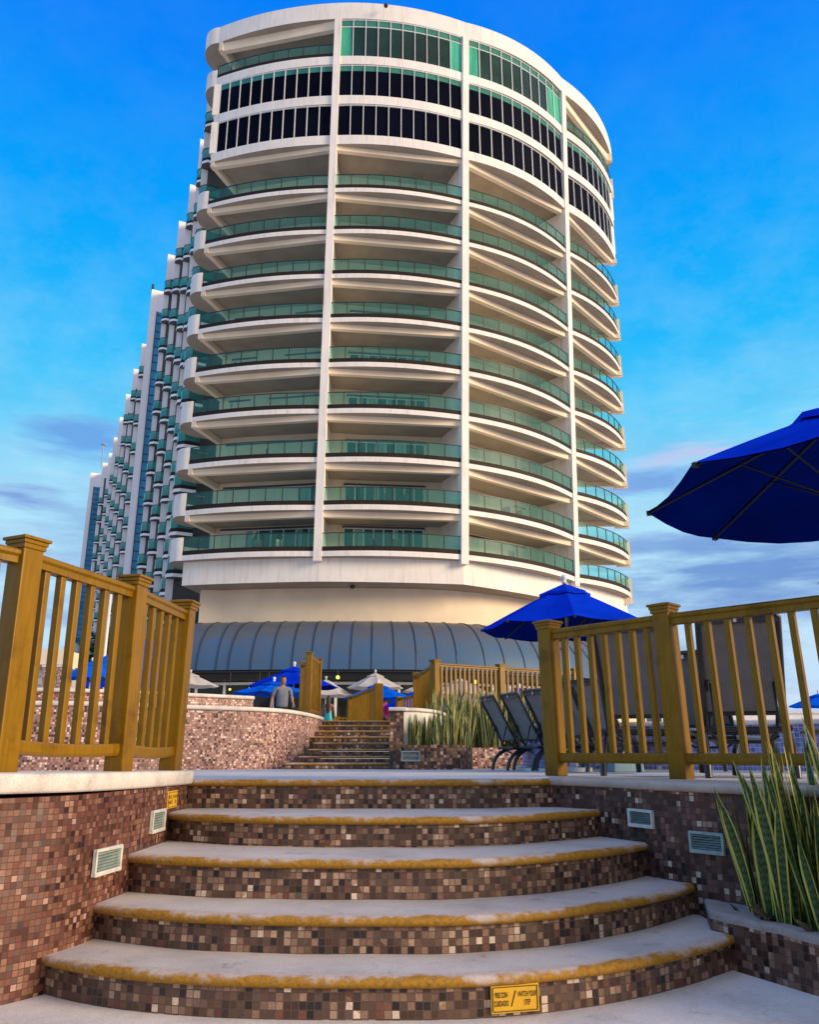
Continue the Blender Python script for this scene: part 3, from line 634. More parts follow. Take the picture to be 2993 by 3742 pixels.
# ------------------------------------------------------------------ snake plants
def leaf(mb, base, h, wd, az, tilt, bend, tw, n=8):
    ax = Vector((math.cos(az), math.sin(az), 0)); up = Vector((0, 0, 1))
    p = Vector(base); prev = None; vo = random.random() * 3
    for i in range(n + 1):
        t = i / n; a = tilt + bend * t
        d = (ax * math.sin(a) + up * math.cos(a))
        if i: p = p + d * (h / n)
        th = az + math.pi / 2 + tw * t
        side = Vector((math.cos(th), math.sin(th), 0)); side = (side - d * side.dot(d)).normalized(); nn = side.cross(d)
        wv = wd * (.45 + .9 * t * (1.5 - t)) * (1 - max(0, (t - .55) / .45) ** 2.0) * .5 + .0008
        cur = [p - side * wv + nn * wv * .35, p.copy(), p + side * wv + nn * wv * .35]
        if prev:
            for j in range(2):
                mb.face([prev[j], prev[j + 1], cur[j + 1], cur[j]], [(j * .5, vo + (i - 1) / n * h), (j * .5 + .5, vo + (i - 1) / n * h), (j * .5 + .5, vo + i / n * h), (j * .5, vo + i / n * h)])
        prev = cur
def snake_plant(x, y, zb, label, grp, nl, h0, h1, wd, spread, mat, dry=2):
    t = thing('snake_plant', label, 'plant', (x, y, zb), 0, grp)
    mb = MB()
    for i in range(nl):
        a = random.uniform(0, 2 * math.pi); r = random.uniform(.0, spread)
        leaf(mb, (r * math.cos(a), r * math.sin(a), -.01), random.uniform(h0, h1), wd * random.uniform(.75, 1.25), a + random.uniform(-.7, .7), random.uniform(.02, .24), random.uniform(-.15, .26), random.uniform(-1, 1))
    mb.build('leaves', mat, t, True, weld=False)
    if dry:
        mb = MB()
        for i in range(dry):
            a = random.uniform(0, 2 * math.pi)
            leaf(mb, (spread * .7 * math.cos(a), spread * .7 * math.sin(a), 0), random.uniform(h0 * .3, h0 * .7), wd * .7, a, random.uniform(.2, .7), random.uniform(.3, 1.2), 1)
        mb.build('dry_leaves', 'leaf_dry', t, True, weld=False)
    return t
random.seed(21)
spots = [(1.80, 4.46, .66, 9), (1.86, 4.26, .80, 12), (1.93, 4.36, .74, 10), (1.95, 4.05, .84, 12), (2.03, 4.18, .92, 12), (2.02, 3.86, .80, 12), (2.13, 3.98, .98, 12), (2.10, 3.68, .78, 12), (2.22, 3.78, .96, 12), (2.20, 3.48, .78, 11), (2.34, 3.55, .92, 11)]
labs = ['snake plant at the left end of the right foreground planter', None]
for i, (x, y, h, nl) in enumerate(spots):
    snake_plant(x, y, -.835, labs[0] if i == 0 else 'yellow edged snake plant crowded in the right foreground planter', 'snake plants crowding the right foreground planter' if i else None, nl + 14, h * .38, h * 1.08, .064, .13, 'leaf', 9)

# ------------------------------------------------------------------ far stairs and walls
us = thing('staircase', 'distant flight of narrow steps with yellow edges rising to the pool deck', 'staircase', (-1.1, 15, -.3)); o4 = Vector(us.location)
UL = [-2.157, -1.999, -1.895, -1.86, -1.85, -1.89, -1.93, -1.99]; UZ = [-.205, -.092, .035, .160, .287, .418, .548, .664]
for k in range(8):
    Y = 15 + .57 * k; z0 = -.32 if k == 0 else UZ[k - 1]; xl = UL[k] - (.05 if k < 4 else .3); xr = -.30 - .014 * k
    mb = MB(); mb.box(((xl + xr) / 2, Y + .44, UZ[k] - .02), (xr - xl, .80, .04)); o = under(mb.build('step', 'tread', us), o4)
    mb = MB(); mb.sweep([(xl, Y + .03, UZ[k] + .002), (xr, Y + .03, UZ[k] + .002)], [(a, b * .9) for a, b in nprof], closed=False); under(mb.build('nosing', 'nosing', o), Vector((0, 0, 0)))
    mb = MB(); mb.sweep([(xl, Y + .03, 0), (xr, Y + .03, 0)], [(0, UZ[k] - .045), (0, z0 - .03)], closed=False, u0=k * 2.3); under(mb.build('riser', 'mosaic_planter', o), Vector((0, 0, 0)))
mb = MB(); mb.box((-1.15, 20.3, .42), (2.6, 1.6, .47)); under(mb.build('top_landing', 'tread', us), o4)
CW = spline([(-12, 13.6), (-8, 13.1), (-6.5, 13.05), (-5.0, 13.3), (-3.95, 14.1), (-2.95, 14.75), (-2.42, 15.4), (-2.17, 16.4), (-2.04, 17.6), (-1.985, 18.9)], 5)
def zc(y): return .755 - .004 * (y - 14)
cw = thing('mosaic_wall', 'curved pinkish mosaic wall with white coping left of the distant steps', 'wall', (-4, 14, -.3)); o5 = Vector(cw.location)
mb = MB(); mb.sweep([(x, y, 0) for x, y in CW], [(0, .70), (0, -.36), (-.2, -.36), (-.2, .70)]); under(mb.build('wall_face', 'mosaic_far', cw, True, angle=R(40)), o5)
mb = MB(); mb.sweep([(x, y, zc(y)) for x, y in CW], [(.05, -.03), (.045, -.01), (.02, .004), (-.24, .004), (-.24, -.07), (.03, -.07), (.045, -.055)]); under(mb.build('coping', 'coping', cw, True, angle=R(50)), o5)
TW = spline([(-13, 15.2), (-8.5, 15.0), (-7, 15.2), (-5.6, 15.7), (-4.5, 16.55), (-3.32, 17.6)], 5)
tw = thing('mosaic_wall', 'upper mosaic tier with white coping behind the curved pinkish wall', 'wall', (-4.5, 16.5, .1)); o6 = Vector(tw.location)
mb = MB(); mb.sweep([(x, y, 0) for x, y in TW], [(0, 1.06), (0, .1), (-.25, .1), (-.25, 1.06)], u0=3); under(mb.build('wall_face', 'mosaic_far', tw, True, angle=R(40)), o6)
mb = MB(); mb.sweep([(x, y, 1.115) for x, y in TW], [(.05, -.03), (.045, -.01), (.02, .004), (-.28, .004), (-.28, -.07), (.03, -.07), (.045, -.055)]); under(mb.build('coping', 'coping', tw, True, angle=R(50)), o6)

# right of the distant steps: pillar wall, planter bed
pw_ = thing('pillar_wall', 'mosaic ended white garden wall with rounded white coping right of the distant steps', 'wall', (-.22, 14.8, -.3)); o7 = Vector(pw_.location)
PW = [(-.345, 14.62), (-.105, 14.60)]
mb = MB(); mb.box((-.225, 15.6, .19), (.25, 1.9, 1.02)); under(mb.build('pillar', 'mosaic_planter', pw_), o7)
WW = spline([(-.10, 14.72), (.12, 14.82), (.34, 15.08), (.52, 15.45), (.66, 16.0), (.72, 16.6)], 5)
mb = MB(); mb.sweep([(x, y, 0) for x, y in WW], [(0, .69), (0, -.2), (-.2, -.2), (-.2, .69)]); under(mb.build('white_wall', 'lime', pw_, True, angle=R(40)), o7)
mb = MB(); mb.sweep([(-.36, 14.62, .735), (-.1, 14.60, .735)] + [(x, y, .735 - .05 * max(0, (y - 14.72) / 1.9)) for x, y in WW[1:]], [(.05, -.03), (.045, -.008), (.02, .004), (-.24, .004), (-.24, -.06), (.03, -.06), (.045, -.05)]); under(mb.build('coping', 'coping', pw_, True, angle=R(50)), o7)
bp_ = thing('planter', 'low rounded brown mosaic planter beside the distant steps', 'planter', (.5, 14.4, -.3)); o8 = Vector(bp_.location)
BP = spline([(-.10, 14.42), (.3, 14.34), (.7, 14.40), (.98, 14.62), (1.12, 15.0), (1.14, 15.7)], 5)
mb = MB(); mb.sweep([(x, y, 0) for x, y in BP], [(0, .10), (0, -.34), (-.16, -.34), (-.16, .10)], u0=2); under(mb.build('planter_wall', 'mosaic_planter', bp_, True, angle=R(40)), o8)
mb = MB(); mb.prism([(-.1, 14.5)] + [(x - .1, y + .1) for x, y in BP[1:]] + [(.7, 16.6), (.5, 15.45), (-.1, 14.72)], -.2, .06); under(mb.build('soil', 'soil', bp_), o8)
bw = thing('planter', 'reddish mosaic planter wall behind the small loungers', 'planter', (1.7, 16, -.3)); o9 = Vector(bw.location)
mb = MB(); mb.sweep([(1.0, 15.9, 0), (1.6, 15.95, 0), (2.6, 16.1, 0), (3.4, 16.6, 0)], [(0, .06), (0, -.34), (-.2, -.34), (-.2, .06)], u0=8); under(mb.build('planter_wall', 'mosaic_far', bw), o9)
mb = MB(); mb.prism([(.75, 16.0), (3.4, 16.75), (3.4, 18.2), (.75, 18.2)], -.2, .03); under(mb.build('soil', 'soil', bw), o9)
vent((.02, 14.375, -.085), (1, -.15), 'small grey vent in the rounded planter beside the distant steps', .32, .17, 'vent_green')
random.seed(5)
for i in range(9):
    x = .02 + .125 * i; y = 14.56 + random.uniform(0, .28) + max(0, (x - .5) * .35)
    snake_plant(x, y, .05, 'pale snake plant in the rounded planter beside the distant steps', 'snake plants in the rounded planter', 20, .25, .60 + .03 * i, .055, .12, 'leaf_pale', 2)
for i in range(14):
    x = .60 + .13 * i; y = 16.1 + random.uniform(0, .9)
    snake_plant(x, y, .02, 'tall pale snake plant behind the rounded planter and the small loungers', 'tall snake plants behind the small loungers', 24, .6, 1.22, .07, .17, 'leaf_pale', 2)

# ------------------------------------------------------------------ distant railings
b2 = lambda y: .66
fence('tall narrow railing standing on the end of the curved pinkish wall', [(-2.27, 18.5), (-2.20, 19.9)], lambda y: .75, 1.42, 7, pw=.125, bal=.045, cap=True)
fence('short railing behind the tall narrow one on the curved pinkish wall', [(-2.68, 20.6), (-2.42, 19.6)], lambda y: .75, 1.42, 4, pw=.125, bal=.045)
fence('wide squat railing at the top of the distant steps', [(-.752, 19.9), (-1.70, 24.2)], lambda y: .52, 1.09, 11, pw=.2, bal=.06, cap=False)
fence('low railing beside the magenta shirt behind the pillar wall', [(-.30, 25), (.6, 22.2)], lambda y: .50, 1.12, 9, pw=.2, bal=.05, cap=False)
fence('long gold railing behind the snake plants facing the restaurant', [(.165, 20.5), (.545, 17.5), (2.05, 18.4), (3.9, 19.4)], lambda y: .735, 1.15, [8, 13, 14], pw=.145, bal=.05)
fence('low far railing behind the woman in turquoise', [(-3.3, 38), (-1.2, 38), (1.0, 38)], lambda y: .3, 1.25, [10, 10], pw=.22, bal=.06, cap=False)

# ------------------------------------------------------------------ parasols
def parasol(label, loc, rad, zr, zt_, mat, n=8, rot=0.0, big=False, grp=None, tilt=0, ribs=True, pole_mat='white_metal'):
    """loc: foot of the pole; zr, zt_ rim and apex heights above the foot"""
    t = thing('parasol', label, 'parasol', loc, 0, grp)
    mb = MB(); m = 6; drop = zt_ - zr
    def pt(k, s, sag=1):
        a0 = rot + 2 * math.pi * k / n; k0 = math.floor(k); f = k - k0
        A = Vector((math.cos(rot + 2 * math.pi * k0 / n), math.sin(rot + 2 * math.pi * k0 / n), 0)); B = Vector((math.cos(rot + 2 * math.pi * (k0 + 1) / n), math.sin(rot + 2 * math.pi * (k0 + 1) / n), 0))
        p = A.lerp(B, f) * rad * s
        return Vector((p.x, p.y, zt_ - drop * (s ** 1.08) - .05 * rad * sag * math.sin(math.pi * f) * s * (1 - .3 * s)))
    for k in range(n):
        for i in range(4):
            for j in range(m):
                s0, s1 = max(.02, j / m), (j + 1) / m; a, b = k + i / 4, k + (i + 1) / 4 - 1e-6
                mb.face([pt(a, s0), pt(a, s1), pt(b, s1), pt(b, s0)])
    cnp = mb.build('canopy', mat, t)
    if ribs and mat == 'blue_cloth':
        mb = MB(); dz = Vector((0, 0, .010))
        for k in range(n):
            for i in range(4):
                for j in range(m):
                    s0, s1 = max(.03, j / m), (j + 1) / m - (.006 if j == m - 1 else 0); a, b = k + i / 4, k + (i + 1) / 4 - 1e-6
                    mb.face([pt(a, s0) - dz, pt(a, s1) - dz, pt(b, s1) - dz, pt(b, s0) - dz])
        mb.build('underside_shade', 'underside_shade', cnp)  # added dark sheet, its colour stands in for shade under the canopy
    mb = MB(); rv = .30
    for k in range(n):
        for i in range(2):
            a, b = k + i / 2, k + (i + 1) / 2 - 1e-6
            q = [pt(a, .02), pt(a, rv), pt(b, rv), pt(b, .02)]
            q = [Vector((p.x, p.y, p.z + (.035 if e in (0, 3) else .045) * rad)) for e, p in enumerate(q)]
            mb.face(q)
            mb.face([q[1], q[1] - Vector((0, 0, .03 * rad)), q[2] - Vector((0, 0, .03 * rad)), q[2]])
    mb.build('vent_cap', mat, t)
    mb = MB(); mb.tube([(0, 0, 0), (0, 0, zt_ + .03 * rad)], .019 if rad < 1.6 else .028, 10); mb.lathe((0, 0, 0), [(0, 0), (.24, 0), (.24, .05), (.06, .07), (.035, .25), (0, .25)], 16); mb.build('pole', pole_mat, t, True, angle=R(40))
    mb = MB(); r = .035 * rad; zf = zt_ + .035 * rad
    mb.lathe((0, 0, zf), [(0, 0), (r * .8, 0), (r * .8, r * .8), (r * .5, r * .9), (r, r * 1.6), (r * 1.05, r * 2.2), (r * .7, r * 2.9), (0, r * 3.1)], 12); mb.build('finial', 'white_metal', t, True)
    if ribs:
        for k in range(n):
            mb = MB(); p0, p1 = pt(k, .04), pt(k, .985); dz = Vector((0, 0, .018)); mb.tube([p0 - dz, p1 - dz], .009 if big else .011, 6)
            mb.box(tuple(p1 - Vector((0, 0, .02))), (.035, .035, .03), rot + 2 * math.pi * k / n)
            mb.build('rib', 'black', t)
            mb = MB(); mb.tube([pt(k, .52) - dz, (0, 0, zr - .12)], .007 if big else .009, 6); mb.build('strut', 'black', t)
    return t
a0 = math.atan2(6.32 - 5.05, 2.45 - 2.957)
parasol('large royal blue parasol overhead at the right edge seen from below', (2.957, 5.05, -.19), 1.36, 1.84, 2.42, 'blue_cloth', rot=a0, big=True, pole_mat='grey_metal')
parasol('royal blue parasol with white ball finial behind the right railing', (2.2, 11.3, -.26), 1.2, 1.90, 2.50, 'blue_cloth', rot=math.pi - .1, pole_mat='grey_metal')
UM = [('royal blue parasol with white finial rising behind the walking man', -3.8, 27, 1.5, 2.02, 2.62, 'blue_cloth'), ('brighter blue parasol lower down behind the walking man', -3.95, 24, 1.25, 1.60, 1.90, 'sky_cloth'),
      ('off white parasol at the left beside the tall left railing', -8.8, 33, 1.15, 2.5, 2.98, 'white_cloth'), ('off white parasol half hidden behind the tall narrow railing', -3.35, 33, 1.15, 2.12, 2.72, 'white_cloth'),
      ('off white parasol above the squat railing at the top of the steps', -1.37, 33, 1.15, 2.42, 2.98, 'white_cloth'), ('bright blue parasol behind the squat railing', -1.0, 26, 1.15, 1.58, 2.0, 'sky_cloth'),
      ('small royal blue parasol behind the man in magenta', .1, 28.5, 1.0, 1.45, 1.92, 'blue_cloth'), ('grey white parasol left of the long gold railing', .75, 34, 1.1, 2.35, 2.78, 'white_cloth'),
      ('wide off white parasol seen through the long gold railing', 2.1, 34, 1.4, 2.2, 2.85, 'white_cloth'), ('off white parasol at the right of the long gold railing', 3.9, 34, 1.3, 2.0, 2.6, 'white_cloth'),
      ('bright blue parasol seen through the left half of the long gold railing', 1.7, 25, 1.05, 1.20, 1.52, 'sky_cloth'), ('royal blue parasol seen through the right half of the long gold railing', 3.2, 24, 1.15, 1.22, 1.72, 'blue_cloth'),
      ('royal blue parasol seen through the left railing near the flagpole', -10.1, 26, .95, 2.2, 2.72, 'sky_cloth')]
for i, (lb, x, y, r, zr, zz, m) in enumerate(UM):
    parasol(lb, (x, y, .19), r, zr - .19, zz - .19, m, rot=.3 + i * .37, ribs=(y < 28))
parasol('bright blue parasol on the far right beyond the loungers', (9.9, 20, .19), .75, .85, 1.12, 'sky_cloth', ribs=False)

# ------------------------------------------------------------------ loungers
def make_lounger():
    t = thing('sun_lounger', '', 'sun lounger')
    W = .275; hz = .34; ba = R(62); BL = .88
    top = (-BL * math.cos(ba), hz + .02 + BL * math.sin(ba))
    def bk(s): return (-BL * s * math.cos(ba), hz + .02 + BL * s * math.sin(ba))
    bf = MB()
    for s in (-1, 1): bf.tube([(s * W, .05, hz - .02), (s * W, *bk(.0)), (s * W, *bk(.5)), (s * W, *bk(.96)), (s * (W - .03), *bk(1.0))], .021, 8)
    bf.tube([(-W + .03, *bk(1.0)), (W - .03, *bk(1.0))], .024, 8); bf.tube([(-W, *bk(.12)), (W, *bk(.12))], .016, 8)
    b = bf.build('backrest_frame', 'tube', t, True, angle=R(50))
    mb = MB(); m = 10
    for i in range(m):
        s0, s1 = .10 + .86 * i / m, .10 + .86 * (i + 1) / m
        d0, d1 = .02 * math.sin(math.pi * i / m), .02 * math.sin(math.pi * (i + 1) / m)
        mb.face([(-W, bk(s0)[0] + d0, bk(s0)[1]), (W, bk(s0)[0] + d0, bk(s0)[1]), (W, bk(s1)[0] + d1, bk(s1)[1]), (-W, bk(s1)[0] + d1, bk(s1)[1])])
    mb.build('backrest_sling', 'sling', t, True)
    mb = MB(); a, c = bk(.90), bk(1.005)
    mb.box((0, (a[0] + c[0]) / 2 - .014, (a[1] + c[1]) / 2), (2 * W, .018, .055)); mb.build('head_band', 'tube', b)
    mb = MB(); q = bk(.955); mb.box((-.02, q[0] - .03, q[1]), (.022, .006, .042)); mb.build('white_label', 'white_metal', b)
    mb = MB()
    for s in (-1, 1): mb.tube([(s * (W + .02), -.10, hz), (s * (W + .02), 1.42, hz)], .024, 8)
    for y in (-.10, .1, .7, 1.42): mb.tube([(-W - .02, y, hz), (W + .02, y, hz)], .018, 8)
    mb.build('seat_frame', 'tube', t, True, angle=R(50))
    mb = MB()
    for i in range(8): mb.face([(-W, .08 + .165 * i, hz + .02), (W, .08 + .165 * i, hz + .02), (W, .08 + .165 * (i + 1), hz + .02), (-W, .08 + .165 * (i + 1), hz + .02)])
    mb.build('seat_sling', 'sling', t, True)
    for s in (-1, 1):
        for y0, y1 in ((.22, -.20), (.98, 1.34)):
            mb = MB(); pts = []
            for k in range(9):
                u = k / 8; pts.append((s * (W + .02), y0 + (y1 - y0) * math.sin(u * math.pi / 2), hz * math.cos(u * math.pi / 2 * .98) ** .9))
            pts[-1] = (s * (W + .02), y1 + (y1 - y0) * .03, 0)
            mb.tube(pts, [.026, .027, .028, .029, .03, .03, .029, .027, .025], 8); mb.build('leg', 'tube', t, True, angle=R(50))
    for s in (-1, 1):
        mb = MB(); p = bk(.42); mb.tube([(s * (W - .035), *p), (s * (W - .035), -.02, hz + .18), (s * (W - .035), .20, hz - .02), (s * (W - .06), .30, hz - .05)], .013, 7)
        mb.tube([(s * (W - .06), p[0], p[1] - .02), (s * (W - .06), -.26, hz + .03)], .012, 7)
        mb.build('support_arm', 'tube', t, True)
    mb = MB(); mb.tube([(-W + .05, .02, hz - .05), (-W + .12, .10, hz - .09), (W - .12, .10, hz - .09), (W - .05, .02, hz - .05)], .013, 7); mb.build('cross_bar', 'tube', t, True)
    return t
proto = make_lounger()
def heading(dx, dy): return math.atan2(dy, dx) - math.pi / 2
CH = [((1.58, 13.05), (.95, .30), .96, 'leftmost of the small dark loungers standing by the snake plants'), ((1.86, 12.55), (.93, .36), .96, 'second dark lounger from the left by the snake plants'),
      ((2.14, 12.05), (.88, .47), .97, 'third dark lounger beside the left post of the right railing'), ((2.36, 11.45), (.85, .52), 1.0, 'dark lounger just behind the left post of the right railing'),
      ((2.62, 11.05), (.80, .60), 1.0, 'dark lounger right of the parasol pole behind the right railing'), ((1.96, 7.0), (.42, .90), 1.05, 'large dark lounger behind the left half of the right railing'),
      ((2.63, 6.55), (.30, .95), 1.05, 'large dark lounger behind the right half of the right railing'), ((2.95, 8.3), (.62, .78), 1.0, 'dark lounger between and behind the two large ones'), ((3.75, 6.3), (.15, .98), 1.05, 'dark lounger cut off at the right edge under the large parasol')]
for i, (p, d, s, lb) in enumerate(CH):
    loc = (p[0], p[1], zt(p[1])); rz = heading(*d)
    if i == 0: o = proto; o.location = loc; o.rotation_euler = (0, 0, rz); o['label'] = lb; o['group'] = 'sun loungers on the right terrace'; o.scale = (s,) * 3
    else: copy_thing(proto, loc, rz, lb, s)

# pool edge and box
pe = thing('pool_wall', 'blue tiled pool wall with pale coping behind the loungers', 'wall', (3, 11, -.3)); oa = Vector(pe.location)
PL = spline([(1.95, 14.6), (1.86, 13.0), (2.05, 12.2), (2.9, 11.7), (4.4, 10.9), (6.4, 9.6), (10, 7)], 6)
mb = MB(); mb.sweep([(x, y, 0) for x, y in PL], [(0, .34), (0, -.34), (-.3, -.34), (-.3, .34)]); under(mb.build('tile_face', 'pool_tile', pe), oa)
mb = MB(); mb.sweep([(x, y, .385) for x, y in PL], [(.05, -.03), (.045, -.01), (.02, .004), (-.34, .004), (-.34, -.06), (.03, -.06), (.045, -.05)]); under(mb.build('coping', 'coping', pe), oa)
mb = MB(); mb.sweep([(x, y, -.262) for x, y in PL], [(.16, -.03), (.16, .02), (.0, .022), (.0, -.03)]); under(mb.build('kerb', 'coping', pe), oa)
mb = MB(); wp = [(x + .25, y + .2, .30) for x, y in PL] + [(40, 6.8, .30), (40, 14.7, .30)]
for t_ in tessellate_polygon([[Vector((p[0], p[1], 0)) for p in wp]]): mb.face([wp[i] for i in t_])
tag(mb.build('pool_water', 'water'), kind='structure')
bx = thing('storage_box', 'low teal plastic box on the terrace behind the right railing', 'box', (2.58, 10.3, zt(10.3)), .3)
mb = MB(); mb.box((0, 0, .09), (.42, .36, .18), 0, taper=.9); mb.build('body', 'teal_box', bx, bevel=.01)
mb = MB(); mb.box((0, 0, .195), (.41, .35, .028), 0, taper=.95); mb.build('lid', 'teal_box', bx, bevel=.006)

# ------------------------------------------------------------------ hotel tower
Z = [10.67, 13.43, 16.38, 19.49, 22.56, 25.64, 28.76, 32.03, 35.19, 38.97, 42.26, 45.62, 49.61]
ZR = 51.05
CB = [(-13.35, 46.15), (-5.27, 45.05), (3.2, 45.9), (11.0, 52.35), (16.1, 58.0)]
CT = [(-13.9, 46.9), (-5.03, 44.9), (4.06, 46.5), (12.05, 51.6), (17.5, 58.6)]
SAG = [.40, .50, .74, .62]
def colp(i, z_): return lerp(CB[i], CT[i], (z_ - 10.67) / (49.61 - 10.67))
def arc(i, z_, off=0.0, n=14, u0=0.0, u1=1.0, ks=1.0):
    A, B = Vector(colp(i, z_)), Vector(colp(i + 1, z_)); d = (B - A).normalized(); nn = Vector((d.y, -d.x)); out = []
    for k in range(n + 1):
        u = u0 + (u1 - u0) * k / n; p = A.lerp(B, u) + nn * (4 * SAG[i] * ks * u * (1 - u) + off); out.append((p.x, p.y))
    return out
def nrm(i, z_):
    A, B = Vector(colp(i, z_)), Vector(colp(i + 1, z_)); d = (B - A).normalized(); return Vector((d.y, -d.x))
def back(z_, dep=3.0):
    """the line of the balcony back walls, left to right"""
    P = [Vector(colp(i, z_)) for i in range(5)]; out = []
    for i in range(5):
        if i == 0: n_ = nrm(0, z_)
        elif i == 4: n_ = nrm(3, z_)
        else:
            a, b = nrm(i - 1, z_), nrm(i, z_); n_ = (a + b).normalized(); n_ = n_ / n_.dot(a)
        out.append(P[i] - n_ * dep)
    out[0] = out[0] + Vector((.45, 0)); out[4] = out[4] + Vector((-1.9, -1.9))
    return [(p.x, p.y) for p in out]
PAR = [(0, 0), (-.42, .10), (-.78, .42), (-.98, .95), (-.98, 1.60), (-.75, 2.2), (-.3, 2.6), (.3, 2.85), (1.0, 2.9)]
def par(z_): T = colp(0, z_); return spline([(T[0] + a, T[1] + b) for a, b in PAR], 4)
def outline(z_, ks=1.0): 
    o = []
    for i in range(4): o += arc(i, z_, ks=ks)[(1 if i else 0):]
    return o
TW_ = thing('hotel_tower', 'tall curved white hotel tower with stacked teal glass balconies', 'building', (0, 58, .19)); ot = Vector(TW_.location)
U = lambda o: under(o, ot)
def core(z_): b = back(z_); return b + [(12, 74), (-12.5, 74)]
# solid building core behind the balconies
mb = MB(); mb.prism(core(20), 9.2, 49.7)
